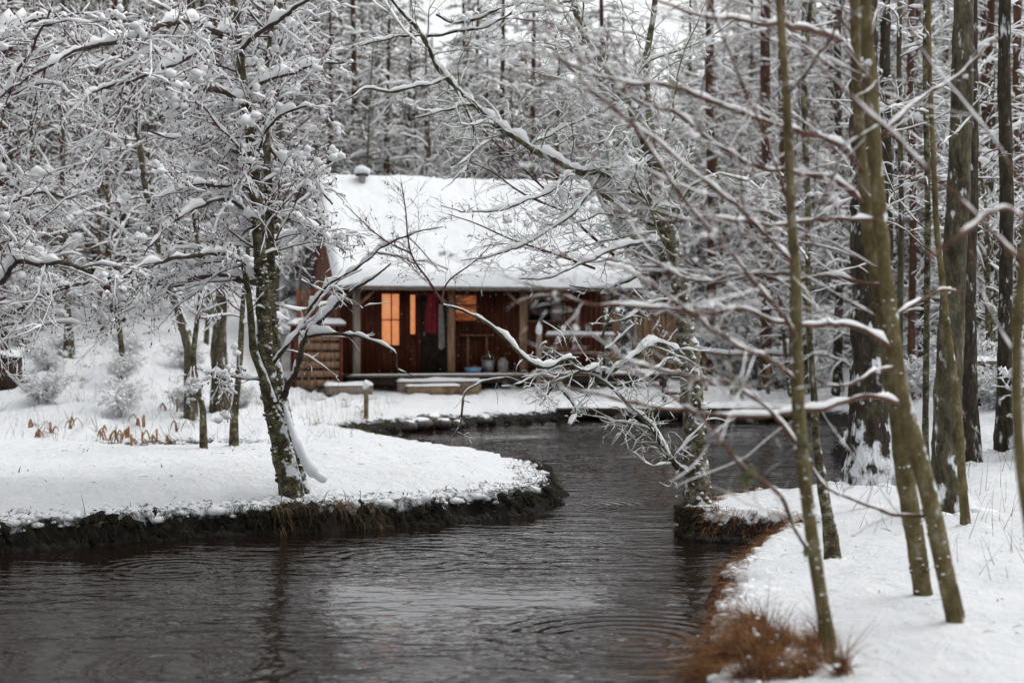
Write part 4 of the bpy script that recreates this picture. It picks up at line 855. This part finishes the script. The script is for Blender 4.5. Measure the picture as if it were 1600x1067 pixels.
rows = [(1197, 622, 38, 24, REDB, 'reddish pine trunk standing just beyond the rail fence'), (1258, 640, 37, 15, MOSSY, 'thin mossy trunk seen just right of the first sapling'),
        (1384, 640, 24, 24, DARKB, 'dark pine trunk right of the double tree, partly hidden by it'), (1424, 640, 30, 16, REDB, 'slim reddish pine between the double tree and great trunk'),
        (1447, 650, 18, 13, MOSSY, 'slender mossy stem just left of the great trunk'), (1548, 640, 33, 19, REDB, 'reddish pine in the gap right of the great trunk'),
        (1570, 690, 17, 30, DARKB, 'dark pine trunk with snowy foot near the right edge'), (1590, 620, 27, 19, REDB, 'reddish pine trunk at the right edge of the wood'),
        (1310, 650, 36, 18, DARKB, 'dark trunk seen through boughs left of the broad pine'), (1222, 610, 40, 14, REDB, 'slim pine beyond the fence behind the first sapling'),
        (1406, 700, 19, 12, PALEB, 'pale thin birch trunk right behind the double tree'),
        (1110, 600, 42, 20, REDB, 'pine trunk behind the right end of the cabin roof')]
for (px, py, D, wd, mt, lb) in rows:
    q = W(px, py, D); z = H(q[0], D); pb = 522-(z-CZ)/D*2222
    simple_tree('pine_tree', lb, [(px, pb+3, D, wd*1.25), (px-1, pb-60, D, wd), (px+2, 400, D, wd*.93), (px+1, 250, D, wd*.9), (px-2, 100, D, wd*.85), (px+1, -90, D, wd*.78)], mt, BROWNT, lv0, .12, .3, dict(auto0, rate=2.4, maxlen=2.2, grav=.01), 12, sb=.011)
# left side, mid distance
lefts = [('mossy_stem', 'slim mossy trunk standing left of the twin stemmed tree', [(365, 657, 20.5, 20), (372, 600, 20.5, 16), (376, 540, 20.5, 15), (380, 470, 20.5, 13), (388, 380, 20.5, 11), (380, 250, 20.5, 10), (370, 100, 20.5, 8), (360, -60, 20.5, 6)], MOSSY),
 ('mossy_stem', 'crooked pale lichened stem plastered with snow at the left', [(318, 645, 20, 16), (308, 600, 20, 14), (302, 560, 20, 14), (308, 500, 20, 13), (315, 430, 20, 12), (300, 300, 20, 10), (310, 150, 20, 8), (300, -60, 20, 6)], MOSSY),
 ('leaning_tree', 'dark trunk leaning left above the snowy slope', [(298, 550, 26, 30), (288, 515, 26, 26), (278, 480, 26, 24), (262, 430, 26, 20), (235, 330, 26, 17), (215, 200, 26, 14), (200, 50, 26, 12), (190, -70, 26, 9)], PALEB),
 ('brown_trunk', 'brown snowy trunk behind the slim mossy trunk at the left', [(345, 583, 27, 44), (342, 540, 27, 38), (345, 480, 27, 32), (350, 400, 27, 28), (345, 200, 27, 24), (340, -80, 27, 20)], PALEB),
 ('brown_trunk', 'far brown tree trunk on the upper slope left of the leaning trunk', [(190, 500, 36, 32), (192, 450, 36, 26), (195, 350, 36, 24), (196, 150, 36, 20), (198, -90, 36, 16)], DARKB),
 ('brown_trunk', 'small brown trunk low on the left slope beneath drooping boughs', [(108, 528, 31, 24), (106, 490, 31, 17), (104, 430, 31, 15), (98, 300, 31, 13), (100, 100, 31, 11), (100, -90, 31, 9)], PALEB),
 ('brown_trunk', 'brown trunk directly left of the cabin gable', [(432, 560, 31, 26), (430, 500, 31, 22), (432, 400, 31, 20), (436, 200, 31, 18), (440, -90, 31, 14)], PALEB)]
WS = .62
for nm, lb, pts, mt in lefts: simple_tree(nm, lb, pts, mt, PURPLE, lv0, .14, .35, dict(auto0, rate=3., t=(.25, 1), maxlen=2.4), 14, sb=.012)

# ---------------------------------------------------------------- background wood: prototypes and copies
def proto(name, build):
    root = bpy.data.objects.new(name, None); COL.objects.link(root); build(root); return root
def copy_tree(src, loc, rz, sc, label, group, cat='tree', name=None):
    r = src.copy(); COL.objects.link(r); r.location = loc; r.rotation_euler = (0, 0, rz); r.scale = (sc, sc, sc)
    for ch in src.children:
        c = ch.copy(); COL.objects.link(c); c.parent = r
    return tag(r, label, cat, group)
def conifer(hgt, blen, droop, redtop=True, dens=1., z0=1.2, nb=105):
    def f(root):
        WSx = 0; P = np.stack([.15*np.sin(np.linspace(0, 3, 20)), .1*np.cos(np.linspace(0, 4, 20)), np.linspace(0, hgt, 20)], 1); R = np.linspace(.19, .03, 20)
        trunk_mesh(P, R, REDB if redtop else DARKB, root, S=10, amp=.1, flare=.4)
        n = nb; t = rng.uniform(0, 1, n)**.85; z = z0 + (hgt-z0-.3)*t; a = rng.uniform(0, 2*np.pi, n)
        L = blen*(1-.72*t)*rng.uniform(.65, 1.15, n)
        u = np.linspace(0, 1, 9); bx = np.interp(z, P[:, 2], P[:, 0]); by = np.interp(z, P[:, 2], P[:, 1])
        rad = L[:, None]*u; zz = z[:, None] + L[:, None]*(.18*u - droop*u*u); sw = .25*L[:, None]*u*u*rng.normal(size=(n, 1))*.5
        B = np.stack([bx[:, None]+np.cos(a)[:, None]*rad-np.sin(a)[:, None]*sw, by[:, None]+np.sin(a)[:, None]*rad+np.cos(a)[:, None]*sw, zz], -1)
        BR = np.maximum(L[:, None]*.013*(1-.8*u), .008)
        cr = MB(); sn = MB(); nd = MB(); cr.tubes(B, BR, 4); snow_on(sn, B, BR, .022, .9, 4)
        P2, R2 = spawn(B, BR, rate=5*dens, t=(.15, 1), rel=(.25, .5), ang=(40, 70), K=5, wander=.12, grav=.05, slender=.012, rmin=.008, flat=.8, maxlen=1.1)
        cr.tubes(P2, R2, 3); snow_on(sn, P2, R2, .013, .8, 4)
        P3, R3 = spawn(P2, R2, rate=13*dens, t=(.05, 1), rel=(.4, .8), ang=(35, 75), K=3, wander=.2, grav=.07, slender=.03, rmin=.013, flat=.5, maxlen=.34, minlen=.12, rfrac=9)
        nd.tubes(P3, R3, 3); snow_on(sn, P3[::3], R3[::3], .008, .95, 3, .3)
        cr.build('bough_mass', BROWNT, root)['kind'] = 'stuff'; nd.build('needle_mass', NEEDLE, root)['kind'] = 'stuff'; sn.build('snow_cover', SNOWT, root, True)['kind'] = 'stuff'
    return f
def barewood(hgt, ns=1, nl=34, twig=PURPLE, z0=.8, spread=1.):
    def f(root):
        st = []
        for k in range(ns):
            u = np.linspace(0, 1, 18); a = rng.uniform(0, 6.28); ln = rng.uniform(.05, .16)*hgt*(1 if ns > 1 else .5)
            st.append((np.stack([np.cos(a)*ln*u+.06*np.sin(u*9+k), np.sin(a)*ln*u+.06*np.cos(u*7), hgt*u*rng.uniform(.8, 1)], 1), np.linspace(.065, .012, 18)))
        for k, (P, R) in enumerate(st): trunk_mesh(P, R, MOSSY, root, 'trunk' if k == 0 else 'stem', S=9, amp=.12, flare=.3)
        P, R = same(st, 18); cr = MB(); sn = MB()
        for i, lv in enumerate([dict(rate=nl/hgt, t=(z0/hgt, 1), rel=(.2, .42), ang=(40, 75), K=9, wander=.14, grav=.015, slender=.008, rmin=.006, maxlen=3*spread, lencurve=.35),
                   dict(rate=4.2, t=(.1, 1), rel=(.25, .55), ang=(30, 60), K=6, wander=.18, grav=.03, slender=.009, rmin=.0045, maxlen=1.1),
                   dict(rate=6, t=(.1, 1), rel=(.3, .6), ang=(30, 60), K=4, wander=.2, grav=.03, slender=.01, rmin=.0038, maxlen=.45)]):
            P, R = spawn(P, R, **lv); cr.tubes(P, R, 3); snow_on(sn, P, R, .009 if i else .012, .8, 3 if i > 1 else 4, .2)
        cr.build('crown', twig, root)['kind'] = 'stuff'; sn.build('snow_cover', SNOWT, root, True)['kind'] = 'stuff'
    return f
def bush(hgt, n=40, mat=BROWNT, needles=False):
    def f(root):
        a = rng.uniform(0, 6.28, n); u = np.linspace(0, 1, 8); L = hgt*rng.uniform(.6, 1.1, n); sp_ = rng.uniform(.15, .7, n)
        r = L[:, None]*u*sp_[:, None]; z = L[:, None]*(u*np.sqrt(1-sp_**2*.6)[:, None] - .22*u*u)
        P = np.stack([np.cos(a)[:, None]*r, np.sin(a)[:, None]*r, z], -1) + .04*rng.normal(size=(n, 8, 3)); P[:, 0] *= .3; P[:, 0, 2] = 0; R = np.full((n, 8), .012)*np.linspace(1, .4, 8)
        cr = MB(); sn = MB(); cr.tubes(P, R, 4); snow_on(sn, P, R, .02, 1, 4)
        P, R = spawn(P, R, rate=8, t=(.15, 1), rel=(.2, .5), ang=(30, 70), K=5, wander=.2, grav=.03, slender=.01, rmin=.004, maxlen=.6); cr.tubes(P, R, 3); snow_on(sn, P, R, .017, 1, 4)
        P, R = spawn(P, R, rate=9, t=(.1, 1), rel=(.3, .7), ang=(30, 70), K=4, wander=.2, grav=.03, slender=.012 if not needles else .03, rmin=.003 if not needles else .008, maxlen=.28, rfrac=3); cr.tubes(P, R, 3); snow_on(sn, P, R, .012, 1, 3)
        q = pts_on(P, 260); q = q[q[:, 2] > .3*hgt]; blobs(sn, q, rng.uniform(.03, .1, len(q)), ICO1, .25, .7)
        o = cr.build('stem_mass', mat, root); o['kind'] = 'stuff'; sn.build('snow_cover', SNOWT, root, True)['kind'] = 'stuff'
    return f
protos = {
 'spruce': [proto('spruce_tree', conifer(13.5, 2.6, .42)), proto('spruce_tree', conifer(11, 2.9, .36, False)), proto('spruce_tree', conifer(15.5, 2.3, .3, True, .9, 2.2))],
 'bare': [proto('bare_tree', barewood(9, 1, 42)), proto('bare_tree', barewood(7.5, 3, 24, BROWNT))],
 'bush': [proto('snowy_bush', bush(1.8, 30)), proto('snowy_bush', bush(2.4, 32, NEEDLE, True))]}
used = set()
nrm = {'spruce': 'tree', 'bare': 'tree', 'bush': 'bush'}
def put(kind, x, y, sc, label, group, i=None):
    i = int(rng.integers(len(protos[kind]))) if i is None else i; src = protos[kind][i]; rz = rng.uniform(0, 6.28); z = H(x, y)-.03
    if src.name not in used:
        used.add(src.name); src.location = (x, y, z); src.rotation_euler = (0, 0, rz); src.scale = (sc,)*3; return tag(src, label, nrm[kind], group)
    return copy_tree(src, (x, y, z), rz, sc, label, group, nrm[kind])
def clear(x, y):
    dx, dy = x-CO[0], y-CO[1]; c, s = math.cos(CR), math.sin(CR); lx, ly = dx*c+dy*s, -dx*s+dy*c
    return not (-2.6 < lx < 9.3 and -4 < ly < 9.3) and float(sdist(np.array([x]), np.array([y]))[0]) > .5
def scatter(kind, n, x0, x1, y0, y1, smin, smax, label, group, mind=1.2):
    pts = []; tries = 0
    while len(pts) < n and tries < n*40:
        tries += 1; y = rng.uniform(y0, y1); lim_ = .42*y+3; x = rng.uniform(max(x0, -lim_), min(x1, lim_))
        if not clear(x, y) or any((x-a)**2+(y-b)**2 < mind**2 for a, b in pts): continue
        sc_ = rng.uniform(smin, smax)
        if kind == 'spruce' and y > 44: sc_ *= 1-.12*math.exp(-((x/y+.03)/.11)**2)   # the wood is lower in the gap behind the cabin
        pts.append((x, y)); put(kind, x, y, sc_, label, group)
scatter('spruce', 38, -40, 0, 46, 62, .8, 1.15, 'snow laden conifer in the wood behind and left of the cabin', 'snowy conifers of the left back wood', 2.2)
scatter('spruce', 38, 0, 40, 46, 62, .8, 1.15, 'snow laden conifer in the wood behind and right of the cabin', 'snowy conifers of the right back wood', 2.2)
scatter('spruce', 95, -50, 50, 60, 88, 1.0, 1.5, 'distant tall snowy conifer closing the far wood', 'far conifers behind the wood', 2.4)
scatter('spruce', 10, -22, -7, 34, 46, .7, 1.0, 'snowy conifer on the upper slope left of the cabin', 'conifers on the left slope', 2.4)
scatter('spruce', 11, 9, 22, 30, 46, .75, 1.05, 'snowy conifer standing among the pines at the right', 'conifers in the right wood', 2.4)
scatter('bare', 11, -15, -5.6, 27, 40, .8, 1.1, 'leafless snow covered tree on the left slope behind the twin stemmed tree', 'leafless trees on the left slope', 1.8)
scatter('bare', 30, -12, 12, 44.5, 53, 1.1, 1.5, 'leafless snowy tree just behind the cabin', 'leafless trees behind the cabin', 1.6)
scatter('bare', 9, 6.5, 16, 22, 36, .7, 1.0, 'leafless snowy young tree in the right hand wood', 'leafless young trees on the right', 1.6)
scatter('bush', 9, 7.5, 14, 38, 43, .8, 1.2, 'snow heaped bush beyond the rail fence', 'snowy bushes beyond the fence', 1.2)
scatter('bush', 8, 4.6, 9, 14.5, 24, .35, .6, 'low snowy bush on the right bank among the trunks', 'low bushes on the right bank', .9)
scatter('bush', 16, -16, 16, 44, 48, .8, 1.2, 'snowy bush at the edge of the wood behind the cabin', 'bushes behind the cabin', 1.)
scatter('bush', 22, -13, -4.6, 25.5, 38, .18, .45, 'snowy bush half buried on the left slope', 'bushes on the left slope', 1.2)
for px, D_, s_ in ((1150, 42, 1.45), (1195, 43, 1.4), (1120, 45, 1.5), (1240, 41.5, 1.4), (1080, 46, 1.5)):
    q = W(px, 500, D_); put('bush', q[0], D_, s_, 'tall rounded snow heaped evergreen right of the cabin', 'tall snow heaped evergreens', 1)

# ---------------------------------------------------------------- grass, leaves, litter
def blades(mb, C, D0, L, wd, K=5, grav=.25, jit=.05):
    n = len(C); D_ = D0/np.linalg.norm(D0, axis=1, keepdims=True); p = [C]
    for k in range(1, K):
        D_ = D_ + jit*rng.normal(size=(n, 3)); D_[:, 2] -= grav; D_ /= np.linalg.norm(D_, axis=1, keepdims=True); p.append(p[-1]+D_*(L/(K-1))[:, None])
    P = np.stack(p, 1); s = np.stack([-D_[:, 1], D_[:, 0], 0*D_[:, 0]], 1) + .3*rng.normal(size=(n, 3)); s /= np.linalg.norm(s, axis=1, keepdims=True)
    wk = (wd[:, None] if np.ndim(wd) else wd)*np.linspace(1, .15, K)[None]*np.ones((n, 1))
    A = P + s[:, None]*wk[..., None]; B = P - s[:, None]*wk[..., None]
    v = np.stack([A, B], 2).reshape(-1, 3); i = (np.arange(n)*K*2)[:, None] + np.arange(K-1)[None]*2
    mb.add(v, np.stack([i, i+1, i+3, i+2], -1).reshape(-1, 4))
def shore_pts(a, b, n, off=(0, .2)):
    seg = WPOLY[a:b+1]; d = np.r_[0, np.cumsum(np.linalg.norm(np.diff(seg, axis=0), axis=1))]; q = rng.uniform(0, d[-1], n)
    x = np.interp(q, d, seg[:, 0]); y = np.interp(q, d, seg[:, 1]); e = .02
    tx = np.interp(q+e, d, seg[:, 0])-np.interp(q-e, d, seg[:, 0]); ty = np.interp(q+e, d, seg[:, 1])-np.interp(q-e, d, seg[:, 1]); l_ = np.hypot(tx, ty)+1e-9
    nx, ny = -ty/l_, tx/l_  # land side is left of travel for this winding
    o = rng.uniform(off[0], off[1], n); return x+nx*o, y+ny*o, -nx, -ny
def bank_grass(a, b, n, L, mat, name, label, off=(0, .22), wd=.003, grav=.4, zoff=0):
    x, y, ox, oy = shore_pts(a, b, n, off); z = height(x, y)+zoff; mb = MB()
    D0 = np.stack([ox+.5*rng.normal(size=n), oy+.5*rng.normal(size=n), .5+.3*rng.normal(size=n)], 1)
    keep = z > .04
    blades(mb, np.stack([x, y, z], 1)[keep], D0[keep], rng.uniform(L[0], L[1], n)[keep], np.full(keep.sum(), wd), grav=grav)
    return tag(mb.build(name, mat), label, 'grass', kind='stuff')
bank_grass(1, 15, 9000, (.10, .28), DKGRASS, 'bank_grass', 'dark wet grass hanging over the left bank edge', (-.02, .22), .004)
bank_grass(7, 9, 650, (.14, .32), STRAW, 'straw_grass', 'straw coloured grass drooping from the bank below the leaning tree', (.0, .2), .003)
bank_grass(34, 41, 1500, (.12, .3), RUST, 'cape_grass', 'rusty grass around the small cape and its hollow', (.0, .35), .003)
bank_grass(33, 39, 2500, (.1, .25), DKGRASS, 'cape_bank_grass', 'dark grass under the small cape', (-.03, .15), .004)
bank_grass(41, 47, 2200, (.10, .24), RUST, 'rust_grass', 'rusty grass blades along the right bank', (-.02, .22), .0022)
bank_grass(17, 25, 2200, (.1, .3), DKGRASS, 'far_bank_grass', 'dark grass on the far shore below the cabin', (.0, .3), .006)
# big rusty tussock at the lower edge, with fine stems arching over the water
mb = MB(); nc = 46; ccx = rng.normal(1.36, .15, nc); ccy = rng.normal(7.6, .4, nc)
for k in range(nc):
    n = int(rng.integers(60, 150)); th_ = rng.uniform(0, 6.28); cx = ccx[k]+.025*rng.normal(size=n); cyy = ccy[k]+.025*rng.normal(size=n)
    ln_ = np.array([-.55+.5*math.cos(th_), .5*math.sin(th_), .75])
    D0 = ln_ + .32*rng.normal(size=(n, 3))
    blades(mb, np.stack([cx, cyy, np.maximum(height(cx, cyy), .02)], 1), D0, rng.uniform(.12, .34, n), rng.uniform(.0012, .0038, n), K=6, grav=.26, jit=.12)
n = 160; cx = rng.normal(1.15, .1, n); cyy = rng.normal(8.3, .5, n)
blades(mb, np.stack([cx, cyy, height(cx, cyy)+.02], 1), np.stack([-1+.3*rng.normal(size=n), .3*rng.normal(size=n), .7+.2*rng.normal(size=n)], 1), rng.uniform(.5, .85, n), np.full(n, .0016), K=8, grav=.16)
ts = MB(); q = 60; qx = rng.normal(1.38, .17, q); qy = rng.normal(7.7, .5, q); blobs(ts, np.stack([qx, qy, height(qx, qy)+rng.uniform(0, .13, q)], 1), rng.uniform(.006, .016, q), ICO1, .3, .6); tag(ts.build('tussock_snow', SNOWT, None, True), 'bits of snow caught in the rusty grass tussock at the lower right', 'snow', kind='stuff')
tag(mb.build('grass_tussock', RUST), 'big rusty grass tussock arching over the water at the lower right', 'grass', kind='stuff')
# clods, snow lumps on bank rims
mb = MB(); x, y, ox, oy = shore_pts(1, 14, 900, (-.04, .14)); z = height(x, y); blobs(mb, np.stack([x, y, np.maximum(z-.05, -.02)], 1), rng.uniform(.03, .09, 900), ICO1, .4, .9)
x, y, ox, oy = shore_pts(32, 40, 500, (-.06, .1)); z = height(x, y); blobs(mb, np.stack([x, y, np.maximum(z-.05, 0)], 1), rng.uniform(.03, .08, 500), ICO1, .4, .9)
x, y, ox, oy = shore_pts(19, 26, 90, (-.05, .3)); z = height(x, y); blobs(mb, np.stack([x, y, np.maximum(z-.05, .0)], 1), rng.uniform(.04, .2, 90), ICO1, .4, .8)
tag(mb.build('bank_earth', M('wet_earth', (.003, .0025, .002), .9, var=(.013, .010, .006), vscale=14), None, True), 'dark wet earth and roots along the waterline', 'earth', kind='stuff')
mb = MB(); x, y, ox, oy = shore_pts(1, 15, 1100, (.04, .5)); z = height(x, y); k = z > .14
blobs(mb, np.stack([x, y, z-.004], 1)[k], rng.uniform(.01, .05, k.sum()), ICO1, .3, .6)
x, y, ox, oy = shore_pts(1, 15, 330, (.12, .34)); z = height(x, y); k = z > .22
blobs(mb, np.stack([x, y, z-.035], 1)[k], rng.uniform(.04, .13, k.sum()), ICO1, .12, .42)
x, y, ox, oy = shore_pts(33, 48, 260, (.05, .4)); z = height(x, y); k = z > .15; blobs(mb, np.stack([x, y, z-.02], 1)[k], rng.uniform(.02, .065, k.sum()), ICO1, .14, .55)
tag(mb.build('snow_clod', SNOW, None, True), 'small clods of snow along the rims of both banks', 'snow', kind='stuff')
# dead twigs and leaves lying on the snow
mb = MB(); n = 420; x = rng.uniform(-7, .2, n); y = rng.uniform(13.3, 23, n); s = sdist(x, y); k = (s > .25); x, y = x[k], y[k]; n = len(x)
blades(mb, np.stack([x, y, height(x, y)+.008], 1), np.stack([rng.normal(size=n), rng.normal(size=n), .25+0*x], 1), rng.uniform(.02, .11, n), rng.uniform(.003, .011, n), K=3, grav=.25)
x, y, ox, oy = shore_pts(2, 14, 1700, (.10, .55)); n = 1700
blades(mb, np.stack([x, y, height(x, y)+.004], 1), np.stack([rng.normal(size=n), rng.normal(size=n), .4+0*x], 1), rng.uniform(.02, .09, n), rng.uniform(.003, .013, n), K=3, grav=.25)
n = 120; x = rng.uniform(1.6, 5, n); y = rng.uniform(7, 12.5, n)
blades(mb, np.stack([x, y, height(x, y)+.008], 1), np.stack([rng.normal(size=n), rng.normal(size=n), .3+0*x], 1), rng.uniform(.02, .1, n), rng.uniform(.002, .007, n), K=3, grav=.3)
tag(mb.build('leaf_litter', LITTER), 'scattered dead leaves and twig bits lying on the snow', 'litter', kind='stuff')
# thin dry stems poking through the snow
mb = MB(); x = np.r_[rng.uniform(-11, -2.5, 1100), rng.uniform(3, 7.5, 400)]; y = np.r_[rng.uniform(22, 33, 1100), rng.uniform(9, 17, 400)]; k = sdist(x, y) > .2; x, y = x[k], y[k]; n = len(x)
blades(mb, np.stack([x, y, height(x, y)-.01], 1), np.stack([.35*rng.normal(size=n), .35*rng.normal(size=n), 1+0*x], 1), rng.uniform(.1, .55, n), np.full(n, .0025), K=5, grav=.03)
tag(mb.build('dry_stem', LITTER), 'thin dry stems poking out of the snow', 'dead stems', kind='stuff')
mb = MB(); n = 1500; c_ = rng.integers(0, 60, n); ax_ = rng.uniform(-11, -2.2, 60); ay_ = rng.uniform(25, 33, 60); x = ax_[c_]+.07*rng.normal(size=n); y = ay_[c_]+.07*rng.normal(size=n)
blades(mb, np.stack([x, y, height(x, y)-.02], 1), np.stack([.6*rng.normal(size=n), .6*rng.normal(size=n), 1+0*x], 1), rng.uniform(.08, .32, n), np.full(n, .004), K=4, grav=.25)
tag(mb.build('slope_grass', M('olive_grass', (.05, .045, .015), .8, var=[(.11, .09, .03), (.16, .15, .05)], vscale=3)), 'olive grass tufts sticking out of the snow on the left slope', 'grass', kind='stuff')
# bent strap leaves
spots = [(45, 650), (80, 655), (62, 662), (110, 648), (155, 650), (175, 658), (182, 672), (198, 650), (215, 640), (232, 655), (262, 668), (270, 618), (276, 645), (240, 690), (205, 685), (60, 572), (45, 565), (655, 655)]
for k, (px, py) in enumerate(spots):
    D_ = np.interp(py, [560, 620, 640, 655, 690], [31, 26, 25, 24, 22.3]) if px < 500 else 29.8; q = W(px, py, D_); z = H(q[0], D_)
    gcol = k in (4, 6, 10, 11, 12, 3); t = empty('strap_leaf_plant', (q[0], D_, z), ('clump of bent strap leaves with some green blades in the hollow behind the left bank' if gcol else 'clump of broken orange strap leaves poking through the snow behind the left bank'), 'plant', 'green strap leaf clumps' if gcol else 'orange strap leaf clumps')
    for j in range(5):
        mb = MB(); a = rng.uniform(0, 6.28); u = rng.uniform(.4, 1.1)
        pts = np.array([(0, 0, -.02), (math.cos(a)*.05*u, math.sin(a)*.05*u, .1*u), (math.cos(a)*.12*u, math.sin(a)*.12*u, .2*u), (math.cos(a)*.2*u, math.sin(a)*.2*u, .13*u), (math.cos(a)*.27*u, math.sin(a)*.27*u, .0)]) if not (gcol and j < 2) else np.array([(0, 0, 0), (.02, 0, .12), (math.cos(a)*.06, .0, .25), (math.cos(a)*.1, 0, .33)])
        pts = pts + (rng.normal()*.05, rng.normal()*.04, 0)
        mb.tubes(pts, np.r_[np.full(len(pts)-1, .016), .003], 4, np.r_[np.full(len(pts)-1, .004), .001]); mb.build('leaf', GREENL if gcol and j < 2 else ORANGEL, t)
# green sprigs before the cabin
for (px, py, D_) in ((563, 615, 30.), (600, 628, 29.5), (34, 590, 27.8), (44, 600, 27.2)):
    q = W(px, py, D_); z = H(q[0], D_)
    t = empty('green_sprig', (q[0], D_, z), 'small bright green sprig in the snow beside the stake' if px > 500 else 'dull green leafy sprig beside the dark stump block at the left edge', 'plant', 'sprigs beside the stake' if px > 500 else 'leafy twigs at the left edge')
    for j in range(9):
        mb = MB(); a = rng.uniform(0, 6.28); h_ = rng.uniform(.03, .22); mb.tubes(np.array([(0, 0, h_*.4), (math.cos(a)*.06, math.sin(a)*.06, h_), (math.cos(a)*.14, math.sin(a)*.14, h_-.02)]), np.array([.004, .022, .002]), 4, np.array([.003, .005, .001])); mb.build('leaf', GREENL, t)
# falling snow
n = 4200; mb = MB(); yy = rng.uniform(13, 34, n); C = np.stack([rng.uniform(-.42, .42, n)*yy, yy, rng.uniform(.05, 7, n)], 1)
v, f = np.array([(1, 0, 0), (-1, 0, 0), (0, 1, 0), (0, -1, 0), (0, 0, 1), (0, 0, -1)], float), np.array([(0, 2, 4), (2, 1, 4), (1, 3, 4), (3, 0, 4), (2, 0, 5), (1, 2, 5), (3, 1, 5), (0, 3, 5)])
s = rng.uniform(.0025, .006, n)*yy/24; mb.add((C[:, None]+v[None]*s[:, None, None]).reshape(-1, 3), f3=(f[None]+(np.arange(n)*6)[:, None, None]).reshape(-1, 3))
tag(mb.build('falling_snow', SNOWT), 'tiny snowflakes drifting in the air before the cabin', 'snowflakes', kind='stuff')
for o in list(bpy.data.objects):
    if o.type == 'MESH' and o.users_collection == (): bpy.data.objects.remove(o)
